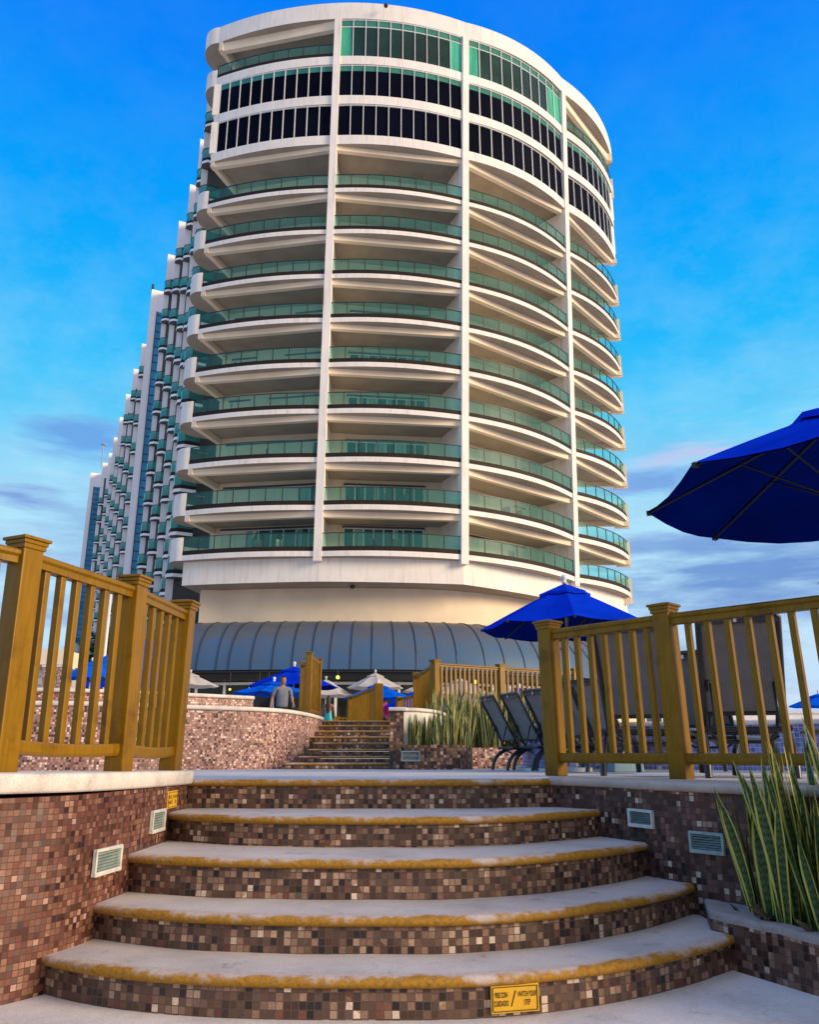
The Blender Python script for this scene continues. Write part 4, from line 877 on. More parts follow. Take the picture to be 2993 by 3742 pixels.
# core below uses straight walls per bay
def wallprism():
    m_ = MB(); n = 24
    zs = [9.3, 50.0]
    for i in range(4):
        a0_, b0_ = back(zs[0])[i], back(zs[0])[i + 1]; a1_, b1_ = back(zs[1])[i], back(zs[1])[i + 1]
        m_.face([(*a0_, zs[0]), (*b0_, zs[0]), (*b1_, zs[1]), (*a1_, zs[1])])
    m_.face([(12, 74, zs[0]), (*back(zs[0])[4], zs[0]), (*back(zs[1])[4], zs[1]), (12, 74, zs[1])])
    m_.face([(*back(zs[0])[0], zs[0]), (-12.5, 74, zs[0]), (-12.5, 74, zs[1]), (*back(zs[1])[0], zs[1])])
    m_.face([(-12.5, 74, zs[0]), (12, 74, zs[0]), (12, 74, zs[1]), (-12.5, 74, zs[1])])
    return m_
U(wallprism().build('back_wall', 'plaster_cream', TW_))
NF = 12
for f in range(NF):
    z0 = Z[f]; zn = Z[f + 1]; th = .31 if f < 9 else .70
    out = outline(z0)
    bk_ = back(z0)
    left = par(z0)[::-1] if (f < 9 or f == 11) else []
    poly = left[:-1] + out + [tuple(Vector(bk_[4]) + Vector((.0, .6)))] + [(12, 62), (-8, 62), (bk_[0][0], bk_[0][1] + .4)]
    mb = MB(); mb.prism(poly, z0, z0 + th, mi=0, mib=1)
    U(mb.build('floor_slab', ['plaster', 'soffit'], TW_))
    # beams under this slab (chords between the columns) and edge beams
    if f > 0 and (f < 10):
        for i in range(4):
            a, b = Vector(colp(i, z0)), Vector(colp(i + 1, z0)); n_ = nrm(i, z0)
            mb = MB(); mb.sweep([tuple(a - n_ * .10), tuple(b - n_ * .10)], [(0, z0 - .36), (0, z0 - .003), (-.32, z0 - .003), (-.32, z0 - .36)])
            U(mb.build('beam', 'plaster_cream', TW_))
        a, b = Vector(bk_[0]), Vector(colp(0, z0)); mb = MB(); mb.sweep([tuple(a), tuple(b)], [(0, z0 - .365), (0, z0 - .004), (-.3, z0 - .004), (-.3, z0 - .365)]); U(mb.build('edge_beam', 'plaster_cream', TW_))
        a, b = Vector(colp(4, z0)), Vector(bk_[4]); mb = MB(); mb.sweep([tuple(a), tuple(b)], [(-.02, z0 - .365), (-.02, z0 - .004), (-.3, z0 - .004), (-.3, z0 - .365)]); U(mb.build('edge_beam', 'plaster_cream', TW_))
    # left rounded parapet
    if f < 9 or f == 11:
        mb = MB(); mb.sweep([(x, y, 0) for x, y in par(z0)[::-1]], [(0.006, z0 + .002), (.006, z0 + 1.40), (-.14, z0 + 1.40), (-.14, z0 + .002)]); U(mb.build('rounded_parapet', 'plaster', TW_, True, angle=R(40)))
        # right hand fin
        a = Vector(colp(4, z0)); b = Vector(bk_[4]); d = (b - a).normalized()
        mb = MB(); mb.sweep([tuple(a - d * .06), tuple(a + d * 1.0)], [(.04, z0 - .49), (.04, z0 + 1.42), (-.16, z0 + 1.42), (-.16, z0 - .49)]); U(mb.build('end_fin', 'plaster_cream', TW_))
    # balconies: glass rail, kick strip, handrail; sliding doors behind
    bays = range(4) if f < 9 else ((0, 3) if f == 11 else ())
    for i in bays:
        u0 = .004 if i == 0 else .022; u1 = .978 if i < 3 else .985
        zz = z0 + (.31 if f < 9 else .70)
        A = [(x, y, 0) for x, y in arc(i, z0, -.07, 12, u0, u1)]
        mb = MB(); mb.sweep(A, [(0, zz + .22), (0, zz + 1.07)], closed=False); rl = U(mb.build('balcony_railing', 'teal_glass', TW_))
        mb = MB(); mb.sweep(A, [(.060, zz + .002), (.060, zz + .27), (-.03, zz + .27), (-.03, zz + .002)]); mb.build('kick_strip', 'kick', rl)
        mb = MB(); mb.sweep(A, [(.03, zz + 1.06), (.03, zz + 1.10), (-.03, zz + 1.10), (-.03, zz + 1.06)])
        npz = 8 if i != 3 else 7
        for k in range(npz + 1):
            p = arc(i, z0, -.07, 1, u0 + (u1 - u0) * k / npz, 1)[0]; n_ = nrm(i, z0); mb.box((p[0], p[1], zz + .64), (.045, .05, .86), math.atan2(n_.x, -n_.y))
        mb.build('handrail', 'dark_frame', rl)
        if f < 9:
            b0, b1 = Vector(bk_[i]), Vector(bk_[i + 1]); d = (b1 - b0).normalized(); n_ = Vector((d.y, -d.x)); ln_ = (b1 - b0).length
            s0, s1 = (.10, .97) if i == 0 else ((.16, .84) if i < 3 else (.12, .6))
            p0, p1 = b0 + d * ln_ * s0, b0 + d * ln_ * s1; h0, h1 = z0 + .31, z0 + 2.55
            mb = MB(); mb.sweep([tuple(p0 + n_ * .02), tuple(p1 + n_ * .02)], [(0, h0), (0, h1), (-.05, h1), (-.05, h0)]); dr = U(mb.build('sliding_door', 'door_glass', TW_))
            if random.random() < .9:
                mc = MB(); nd_ = 8
                for k in random.sample(range(nd_), random.randint(1, 4)):
                    e0, e1 = p0.lerp(p1, (k + .06) / nd_) + n_ * .026, p0.lerp(p1, (k + random.choice((.5, .94))) / nd_) + n_ * .026
                    mc.face([(*e0, h0 + .05), (*e1, h0 + .05), (*e1, h1 - .06), (*e0, h1 - .06)])
                mc.build('curtain', 'sheer', dr)
            mb = MB(); nd = 8 if i < 3 else 5; q = math.atan2(d.y, d.x)
            for k in range(nd + 1):
                p = p0.lerp(p1, k / nd); mb.box((p.x + n_.x * .04, p.y + n_.y * .04, (h0 + h1) / 2), (.075, .06, h1 - h0), q)
            p = p0.lerp(p1, .5); mb.box((p.x + n_.x * .038, p.y + n_.y * .038, h1 - .03), ((p1 - p0).length, .05, .06), q); mb.build('door_frame', 'white_metal', dr)
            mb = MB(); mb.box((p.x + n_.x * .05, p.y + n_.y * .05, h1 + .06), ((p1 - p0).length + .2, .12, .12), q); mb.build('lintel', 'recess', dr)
    # glazed floors
    if f >= 9:
        for i in range(4):
            if f == 11 and i in (0, 3):
                continue
            u0 = .03 if i == 0 else .024; u1 = .976 if i < 3 else .985
            zb, ze = z0 + .70, zn + .004
            A = [(x, y, 0) for x, y in arc(i, z0, -.12, 20, u0, u1)]
            mt = 'black_glass' if f < 11 else 'green_glass'
            mb = MB(); mb.sweep(A, [(0, zb), (0, ze)], closed=False); wn_ = U(mb.build('window', mt, TW_))
            if f >= 10:
                mb = MB(); mb.sweep([(x, y, 0) for x, y in arc(i, z0, -.108, 20, u0, u1)], [(0, ze - (.50 if f == 10 else .62)), (0, ze - .09)], closed=False)
                mb.build('transom', 'transom', wn_)
            npz = 10 if i < 3 else 9
            mb = MB(); n_ = nrm(i, z0); q = math.atan2(n_.x, -n_.y)
            for k in range(npz + 1):
                p = arc(i, z0, -.07, 1, u0 + (u1 - u0) * k / npz, 1)[0]; mb.box((p[0], p[1], (zb + ze) / 2), (.048, .08, ze - zb), q)
            B = [(x, y, 0) for x, y in arc(i, z0, -.10, 20, u0, u1)]
            mb.sweep(B, [(.05, zb + .002), (.05, zb + .06), (-.02, zb + .06), (-.02, zb + .002)])
            mb.sweep(B, [(.05, ze - .09), (.05, ze - .004), (-.02, ze - .004), (-.02, ze - .09)])
            if f == 11: mb.sweep(B, [(.03, ze - .68), (.03, ze - .62), (-.02, ze - .62), (-.02, ze - .68)])
            mb.build('mullion_frame', 'white_metal', wn_)
            if f == 11:
                for ua, ub in ((u0, u0 + .085), (u1 - .17 if i == 2 else u1 - .09, u1)):
                    mb = MB(); mb.sweep([(x, y, 0) for x, y in arc(i, z0, -.114, 6, ua, ub)], [(0, zb + .02), (0, ze - .64)], closed=False); mb.build('curtain', 'curtain', wn_)
    # left end pier of the glazed floors
    if f in (9, 10):
        a = Vector(colp(0, z0)); mb = MB(); mb.box((a.x + .12, a.y + .28, (z0 + .70 + zn) / 2), (.5, .75, zn - z0 - .70)); U(mb.build('end_pier', 'plaster', TW_))
        a = Vector(colp(4, z0)); mb = MB(); mb.box((a.x - .25, a.y + .05, (z0 + .70 + zn) / 2), (.4, .5, zn - z0 - .70), .8); U(mb.build('end_pier', 'plaster', TW_))
        bk0 = back(z0)
        mb = MB(); mb.sweep([bk0[0], tuple(Vector(colp(0, z0)) + Vector((-.1, .4)))], [(0, z0 + .7), (0, zn), (-.2, zn), (-.2, z0 + .7)]); mb.sweep([tuple(Vector(colp(4, z0)) + Vector((-.2, .1))), bk0[4]], [(0, z0 + .7), (0, zn), (-.2, zn), (-.2, z0 + .7)]); U(mb.build('end_wall', 'plaster', TW_))
# top floor beams, roof fascia
z0 = Z[12]
for i in (0, 3):
    a, b = Vector(colp(i, z0)), Vector(colp(i + 1, z0)); n_ = nrm(i, z0)
    mb = MB(); mb.sweep([tuple(a - n_ * .10), tuple(b - n_ * .10)], [(0, z0 - .75), (0, z0 - .003), (-.32, z0 - .003), (-.32, z0 - .75)]); U(mb.build('beam', 'plaster_cream', TW_))
bkt = back(z0)
a, b = Vector(bkt[0]), Vector(colp(0, z0)); mb = MB(); mb.sweep([tuple(a), tuple(b)], [(0, z0 - .755), (0, z0 - .004), (-.3, z0 - .004), (-.3, z0 - .755)]); U(mb.build('edge_beam', 'plaster_cream', TW_))
a, b = Vector(colp(4, z0)), Vector(bkt[4]); mb = MB(); mb.sweep([tuple(a), tuple(b)], [(0, z0 - .755), (0, z0 - .004), (-.3, z0 - .004), (-.3, z0 - .755)]); U(mb.build('edge_beam', 'plaster_cream', TW_))
T = colp(0, z0); rp = spline([(T[0] + a * 1.45 + .1, T[1] + b * 1.2) for a, b in PAR], 4)[::-1]
Rr = colp(4, z0)
poly = rp[:-1] + outline(z0) + [(Rr[0] + .35, Rr[1] + .9), (Rr[0] + .1, Rr[1] + 1.9), (12, 66), (-9, 62)]
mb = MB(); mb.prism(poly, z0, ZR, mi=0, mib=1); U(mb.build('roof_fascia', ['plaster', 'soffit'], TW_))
# columns and party walls
for i in (1, 2, 3):
    n_ = (nrm(i - 1, 30) + nrm(i, 30)).normalized(); q = math.atan2(n_.x, -n_.y)
    mb = MB(); a, b = Vector(colp(i, 10.4)), Vector(colp(i, 49.66))
    a3 = a - n_ * .17; b3 = b - n_ * .17
    mb.box((a3.x, a3.y, (10.4 + 49.66) / 2), (.47, .56, 39.26), q, lean=(b3.x - a3.x, b3.y - a3.y)); U(mb.build('column', 'plaster', TW_))
    bb0, bb1 = Vector(back(10.7)[i]), Vector(back(38.9)[i]); a, b = Vector(colp(i, 10.7)) - n_ * .3, Vector(colp(i, 38.9)) - n_ * .3
    m0 = (a + bb0) / 2; m1 = (b + bb1) / 2; d = bb0 - a
    mb = MB(); mb.box((m0.x, m0.y, (10.7 + 38.9) / 2), (d.length, .24, 28.2), math.atan2(d.y, d.x), lean=(m1.x - m0.x, m1.y - m0.y)); U(mb.build('party_wall', 'plaster', TW_))
    if i in (1, 3):
        bb0 = Vector(back(47)[i]); a = Vector(colp(i, 47)) - n_ * .3; m0 = (a + bb0) / 2; d = bb0 - a
        mb = MB(); mb.box((m0.x, m0.y, 47.9), (d.length, .24, 3.4), math.atan2(d.y, d.x)); U(mb.build('party_wall', 'plaster', TW_))
# podium: fascia, wall, canopy, restaurant
pf = outline(10.67, .35)
inn = [(x * .985, y + .35) for x, y in pf]; inn[0] = (inn[0][0] - .2, inn[0][1] + .1)
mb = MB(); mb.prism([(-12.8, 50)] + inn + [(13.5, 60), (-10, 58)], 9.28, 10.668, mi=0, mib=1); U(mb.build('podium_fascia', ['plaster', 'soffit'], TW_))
base = [(-13.0, 51.0), (-12.55, 47.9)] + [(x * .965, y + 2.35) for x, y in outline(10.67, .8)][3:-6:3]
mb = MB(); mb.sweep([(x, y, 0) for x, y in base], [(0, 3.2), (0, 9.4), (-.3, 9.4), (-.3, 3.2)]); U(mb.build('podium_wall', 'plaster_cream', TW_, True, angle=R(30)))
mb = MB(); mb.sweep([(-16, 58), (-13.0, 51.0), (-12.56, 47.95)], [(0.02, 3.2), (.02, 9.27), (-.3, 9.27), (-.3, 3.2)]); U(mb.build('side_wall', 'plaster_wing', TW_))
cb = spline([(-14.5, 55), (-13.6, 51.5), (-12.5, 48.3)] + base[3:] + [(17, 62)], 3)
na = 12; cp = [(.05 + 3.7 * math.sin(R(88) * k / na), 4.05 + 3.2 * math.cos(R(88) * k / na)) for k in range(na + 1)]
mb = MB(); mb.sweep([(x, y, 0) for x, y in cb], cp, closed=False); cano = U(mb.build('canopy_roof', 'awning', TW_, True))
# standing seams
def resample(path, step):
    out = []; acc = 0; nxt = step * .5
    for a, b in zip(path, path[1:]):
        l = math.dist(a, b)
        while nxt <= acc + l:
            t = (nxt - acc) / l; out.append((lerp(a, b, t), ((b[0] - a[0]) / l, (b[1] - a[1]) / l))); nxt += step
        acc += l
    return out
mb = MB()
for (p, d) in resample(cb, 1.0):
    n_ = (d[1], -d[0])
    mb.tube([(p[0] + n_[0] * (o_ + .02), p[1] + n_[1] * (o_ + .02), zz + .02) for o_, zz in cp], .02, 5)
mb.build('standing_seams', 'dark_frame', cano)
mb = MB(); mb.sweep([(x, y, 0) for x, y in cb], [(3.72, 4.12), (3.80, 4.10), (3.80, 4.02), (3.66, 3.98), (3.60, 3.66), (2.3, 3.60), (2.3, 4.12)]); U(mb.build('gutter_beam', 'black', TW_))
gl = U((lambda m_: (m_.sweep([(x, y, 0) for x, y in cb], [(2.8, .19), (2.8, 3.62)], closed=False), m_)[1])(MB()).build('restaurant_window', 'shop_glass', TW_))
mb = MB()
for (p, d) in resample(cb, 1.5):
    n_ = (d[1], -d[0]); mb.box((p[0] + n_[0] * 2.84, p[1] + n_[1] * 2.84, 1.90), (.13, .08, 3.4), math.atan2(d[1], d[0]))
mb.sweep([(x, y, 0) for x, y in cb], [(2.90, 3.44), (2.90, 3.58), (2.82, 3.58), (2.82, 3.44)])
mb.sweep([(x, y, 0) for x, y in cb], [(2.87, 1.05), (2.87, 1.12), (2.82, 1.12), (2.82, 1.05)])
mb.build('window_frame', 'cream_frame', gl)
mb = MB(); mb.sweep([p for p in cb if 5.2 < p[0] < 14 and p[1] < 58], [(3.05, .19), (3.05, 3.58), (2.86, 3.58), (2.86, .19)]); U(mb.build('lit_wall', 'lit_wall', TW_))
for i, (x, y, zz) in enumerate([(-3.72, 42.6, 3.66), (.37, 42.9, 3.52), (-7.4, 43.2, 3.36), (-7.9, 43.3, 3.17), (-9.5, 43.6, 3.12), (3.5, 43.7, 3.52)]):
    mb = MB(); r = .10 if i in (0, 1, 5) else .06
    mb.lathe((0, 0, 0), [(0, -r), (r * .75, -r * .65), (r, 0), (r * .75, r * .65), (0, r)], 12)
    lt = thing('ceiling_lamp', ['round yellow lamp lit under the canopy above the woman in turquoise', 'yellow lamp lit under the canopy left of the long gold railing', 'small lamp glowing behind the walking man', 'tiny lamp glowing left of the walking man', 'tiny lamp glowing near the off white parasol at the left', 'yellow lamp glowing behind the long gold railing'][i], 'lamp', (x, y, zz))
    mb.build('globe', 'lamp', lt, True); m2 = MB(); m2.tube([(0, 0, r * .9), (0, 0, 4.0 - zz)], .015, 6); m2.build('stem', 'dark_frame', lt)
# small roof and soffit cameras
def cctv(label, loc, d):
    t = thing('security_camera', label, 'camera', loc)
    mb = MB(); mb.tube([(0, .3, .1), (0, .05, .1)], .05, 8); mb.tube([(0, .05, .12), (0, .05, -.02)], .05, 8); mb.build('bracket', 'grey_metal', t)
    mb = MB(); mb.lathe((0, .0, -.12), [(0, -.14), (.10, -.10), (.15, 0), (.15, .08), (0, .1)], 12); mb.build('dome', 'black', t, True); return t
cctv('tiny dome camera on the white roof fascia of the tower', (-1.66, 44.42, 50.35), 0)
cctv('tiny camera on a bracket under the podium fascia', (-3.3, 46.0, 9.22), 0)
# balcony chairs
def patio(label, loc, rz):
    t = thing('patio_chair', label, 'chair', loc, rz)
    mb = MB(); mb.box((0, 0, .42), (.55, .5, .05)); mb.build('seat', 'tube', t)
    mb = MB(); mb.box((0, .25, .68), (.55, .05, .5)); mb.build('backrest', 'tube', t)
    for a in (-1, 1):
        for b in (-1, 1):
            mb = MB(); mb.box((a * .24, b * .22, .2), (.04, .04, .4)); mb.build('leg', 'tube', t)
    return t
b1 = back(Z[0]); 
for i, (bay, u, o_, lb) in enumerate([(1, .38, 1.2, 'dark patio chair on the lowest middle balcony, left of the pair'), (1, .52, 1.2, 'dark patio chair on the lowest middle balcony, right of the pair'), (0, .52, 1.2, 'dark patio chair on the lowest left balcony, left of the pair'), (0, .68, 1.2, 'dark patio chair on the lowest left balcony, right of the pair'), (2, .42, 1.2, 'dark patio chair on the lowest balcony right of the middle column')] + []):
    p = arc(bay, Z[0], -o_, 1, u, 1)[0]; patio(lb, (p[0], p[1], Z[0] + .312), math.pi + .2 * i)

for i, (bay, u, lb) in enumerate([(1, .48, 'dark patio chair on the second lowest middle balcony, left of the pair'), (1, .62, 'dark patio chair on the second lowest middle balcony, right of the pair'), (2, .40, 'left dark patio chair on the second lowest balcony right of the middle column'), (2, .52, 'right dark patio chair on the second lowest balcony right of the middle column'), (0, .60, 'dark patio chair on the third lowest balcony of the left bay')]):
    f_ = 2 if i == 4 else 1
    p = arc(bay, Z[f_], -1.0, 1, u, 1)[0]; patio(lb, (p[0], p[1], Z[f_] + .312), math.pi - .3 * i)

# ------------------------------------------------------------------ receding wing
WG = thing('hotel_wing', 'long stepped white hotel wing with tiny balconies receding behind the tower', 'building', (-30, 85, .19)); og = Vector(WG.location)
V = lambda o: under(o, og)
Q = [(-15.75, 51.3), (-18.0, 57.6), (-20.4, 63.4), (-22.9, 68.8), (-25.6, 74.4), (-29.4, 81.2), (-34.6, 94.0), (-38.0, 101.2), (-41.8, 109.4), (-45.7, 118.0), (-49.6, 126.5), (-53.1, 134.0), (-56.0, 139.0), (-60.3, 144.5), (-66, 156)]
STAIR = {5, 13}
ui = Vector((-.43, .9)).normalized(); ni = Vector((ui.y, -ui.x))       # along the wing, inward
wz = [1.6, 4.6, 7.65] + Z[:12]
small = MB(); nbal = 0
def bal_mesh(w_, d_):
    a = MB(); pts = [(-.08, 0), (-.08, -d_ + .35), (.25, -d_), (w_, -d_), (w_, 0)]
    a.prism(pts, -.0, .22, mi=0, mib=1); b_ = MB()
    g = [(-.06, 0), (-.06, -d_ + .36), (.26, -d_ + .03), (w_, -d_ + .03)]
    b_.sweep(g, [(0, .46), (0, 1.28)], closed=False, mi=0); b_.sweep(g, [(.02, .222), (.02, .47), (-.03, .47), (-.03, .222)], mi=1); b_.sweep(g, [(.02, 1.30), (.02, 1.34), (-.02, 1.34), (-.02, 1.30)], mi=1)
    return a.mesh('wing_balcony'), b_.mesh('wing_glass')
BM = {}
slots = []
for i in range(len(Q) - 1):
    q = Vector(Q[i]); nx_ = Vector(Q[i + 1]); last = i == len(Q) - 2
    stair = i in STAIR; ztop = 50.5
    sw = 3.2
    p = [q, q + ni * sw, nx_ + ni * sw, nx_ + ni * 1.9]
    if stair: p = [q, q + ni * sw, nx_ + ni * sw, nx_ + ni * 1.2]
    mb = MB(); mb.prism([tuple(a) for a in p], .1, ztop); bb = V(mb.build('wing_bay', 'plaster_wing', WG))
    # face looking back at the viewer
    fr = lambda s, d=0: q + ni * s - ui * d
    if stair:
        mb = MB(); a, b = fr(.75, .02), fr(2.4, .02); mb.sweep([tuple(a), tuple(b)], [(0, 1.0), (0, 47.8)], closed=False); gs = mb.build('stair_window', 'blue_glass', bb)
        mb = MB(); c = (a + b) / 2
        for k in range(48): mb.box((c.x - ui.x * .03, c.y - ui.y * .03, 1.2 + k * .98 + (k % 3) * .06), ((b - a).length, .08, .07), math.atan2(ni.y, ni.x))
        for s_ in (.77, 2.38):
            e_ = fr(s_, .05); mb.box((e_.x, e_.y, 24.4), (.07, .08, 46.8), math.atan2(ni.y, ni.x))
        mb.build('mullion_frame', 'dark_frame', gs)
        continue
    mb = MB(); a, b = fr(.48 if i < 5 else .52, .015), fr(2.6, .015); mb.sweep([tuple(a), tuple(b)], [(0, 1.0), (0, 47.6)], closed=False); mb.build('loggia_shade', 'recess', bb)  # flat dark panel; the shade inside the loggia is put into its colour
    mb = MB(); c = fr(1.0, .01)
    for zz in wz: mb.box((c.x, c.y, zz + .1), (2.1, .03, .05), math.atan2(ni.y, ni.x))
    mb.build('joint_lines', 'soffit', bb)
    for k, zz in enumerate(wz):
        if k == len(wz) - 1 and i > 8: continue
        slots.append((i, k, zz))
slots.sort(key=lambda s: (Q[s[0]][1] ** 2 + s[2] ** 2) + (4000 if s[1] < 2 else 0))
ma, mg = bal_mesh(1.3, .9)
ma.materials.append(M['plaster_wing']); ma.materials.append(M['recess']); mg.materials.append(M['wing_glass']); mg.materials.append(M['kick'])  # slab undersides take the dark recess colour as painted shade
for n_i, (i, k, zz) in enumerate(slots):
    q = Vector(Q[i]); mtx = Matrix.Translation((q.x, q.y, zz)) @ Matrix.Rotation(math.atan2(ni.y, ni.x), 4, 'Z')
    if n_i < 100:
        o = bpy.data.objects.new('wing_balcony', ma); COL.objects.link(o); o.parent = WG; o.matrix_parent_inverse = Matrix.Translation(-og); o.matrix_basis = mtx
        g = bpy.data.objects.new('glass_railing', mg); COL.objects.link(g); g.parent = o
    else:
        off_ = len(small.v)
        for me, mo in ((ma, 0), (mg, 2)):
            for pl_ in me.polygons:
                small.face([mtx @ me.vertices[v].co for v in pl_.vertices], None, mo + pl_.material_index)
if small.f:
    o = V(small.build('far_balconies', ['plaster_wing', 'recess', 'wing_glass', 'kick'], WG, weld=False)); o['kind'] = 'stuff'; 
mt_ = MB(); mt_.tube([(-57.5, 142, 50.5), (-57.5, 142, 55)], .10, 6); mt_.lathe((-57.5, 142, 55), [(0, 0), (.5, .1), (.5, .25), (0, .3)], 8); V(mt_.build('antenna', 'grey_metal', WG))
mt_ = MB(); mt_.tube([(-29.6, 82.0, 50.5), (-29.6, 82.0, 51.6)], .14, 6); V(mt_.build('roof_light', 'dark_frame', WG))

# ------------------------------------------------------------------ left background
lo = thing('low_building', 'low cream roofed service building with grey louvres far left behind the railing', 'building', (-19.5, 41, .19)); ol = Vector(lo.location)
mb = MB(); mb.box((-21.5, 41, 2.2), (9.4, 2.2, 4.0)); under(mb.build('wall', 'louvre', lo), ol)
mb = MB(); mb.box((-21.5, 40.6, 4.34), (9.7, 2.8, .72), 0); under(mb.build('roof_edge', 'plaster_cream', lo), ol)
mb = MB()
for k in range(8): mb.box((-21.5, 39.86, .7 + k * .42), (9.3, .08, .30))
under(mb.build('louvres', 'louvre', lo), ol)
for k in range(10):
    mb = MB(); x = -25.6 + k * .9; mb.lathe((x, 40.2, 4.7), [(0, 0), (.10, 0), (.07, .12), (.12, .22), (.07, .34), (0, .36)], 8); under(mb.build('finial', 'trunk', lo, True), ol)
pi_ = thing('mosaic_pillar', 'pink mosaic pillar standing before the low service building', 'pillar', (-15.0, 35, .19))
mb = MB(); mb.box((0, 0, 1.6), (.9, .9, 3.2)); mb.build('shaft', 'mosaic_far', pi_); mb = MB(); mb.box((0, 0, 3.25), (1.0, 1.0, .1)); mb.build('cap', 'coping', pi_)
fp = thing('flagpole', 'tall bare white flagpole behind the left railing', 'flagpole', (-16.84, 45, .19))
mb = MB(); mb.tube([(0, 0, 0), (0, 0, 8.6)], [.11, .075], 10); mb.build('pole', 'white_metal', fp, True); mb = MB(); mb.lathe((0, 0, 8.6), [(0, 0), (.12, .05), (.12, .18), (0, .24)], 10); mb.build('ball', 'white_metal', fp, True)
bt = thing('blue_canopy', 'blue gabled canopy tent beside the flagpole', 'canopy', (-11.0, 32, .19))
mb = MB(); z1_, z2_ = 2.75, 4.0
mb.face([(-1.3, -1, z1_), (1.1, -1, z1_), (1.1, 0, z2_), (-.1, 0, z2_)]); mb.face([(-1.3, 1, z1_), (1.1, 1, z1_), (1.1, 0, z2_), (-.1, 0, z2_)]); mb.face([(-1.3, -1, z1_), (-.1, 0, z2_), (-1.3, 1, z1_)]); mb.build('roof', 'sky_cloth', bt)
mb = MB(); mb.sweep([(-1.3, 1), (-1.3, -1), (1.1, -1), (1.1, 1)], [(0, 2.1), (0, 2.75)], closed=False); mb.build('valance', 'blue_cloth', bt)
for a in (-1.25, 1.05):
    for b in (-.95, .95):
        mb = MB(); mb.tube([(a, b, 0), (a, b, 2.75)], .04, 8); mb.build('leg', 'white_metal', bt)
gb = thing('globe_lamp', 'white globe lamp on a post left of the palm', 'lamp', (-24.0, 58, .19))
mb = MB(); mb.tube([(0, 0, 0), (0, 0, 6.2)], .06, 8); mb.build('post', 'dark_frame', gb); mb = MB(); mb.lathe((0, 0, 6.7), [(0, -.55), (.4, -.4), (.55, 0), (.4, .4), (0, .55)], 14); mb.build('globe', 'white_metal', gb, True)
def palm(label, loc, h, cr, nf=26, sd=1):
    random.seed(sd); t = thing('palm_tree', label, 'tree', loc)
    mb = MB(); mb.tube([(0, 0, 0), (.1, 0, h * .5), (.05, .1, h)], [.24, .19, .16], 10); mb.build('trunk', 'trunk', t, True)
    mb = MB()
    for i in range(nf):
        a = 2 * math.pi * i / nf + random.uniform(-.2, .2); el = random.uniform(-.55, 1.25); p = Vector((.05, .1, h)); d = Vector((math.cos(a) * math.cos(el), math.sin(a) * math.cos(el), math.sin(el))); L_ = cr * random.uniform(.75, 1.1)
        ns = 14
        for k in range(ns):
            d = (d + Vector((0, 0, -.085))).normalized(); q = p + d * L_ / ns; side = d.cross(Vector((0, 0, 1))).normalized()
            lw_ = cr * .30 * math.sin(math.pi * (k + 1.2) / (ns + 1.6))
            for s in (-1, 1):
                for m_ in (0, .5):
                    b = p.lerp(q, m_); tip = b + side * s * lw_ + d * lw_ * .5 + Vector((0, 0, -lw_ * random.uniform(.15, .6)))
                    mb.face([b, b + d * .06 * cr * .5, tip])
            p = q
    mb.build('crown', 'crown', t, weld=False); return t
palm('dark green palm between the flagpole and the wing', (-22.6, 60, .19), 6.4, 3.4, 46, 3)
palm('dark palm right of the flagpole before the wing', (-19.9, 62, .19), 5.9, 2.6, 34, 4)
palm('small palm tuft rising behind the blue parasol by the canopy', (-4.55, 38, .19), 2.9, .9, 26, 5)
rg = thing('garden_wall', 'plain grey wall at the far right horizon beyond the loungers', 'wall', (14, 30, .19)); mb = MB(); mb.box((4, 0, .55), (14, .3, 1.1)); mb.build('wall_face', 'lime', rg); mb = MB(); mb.box((4, 0, 1.13), (14.2, .4, .06)); mb.build('coping', 'coping', rg)

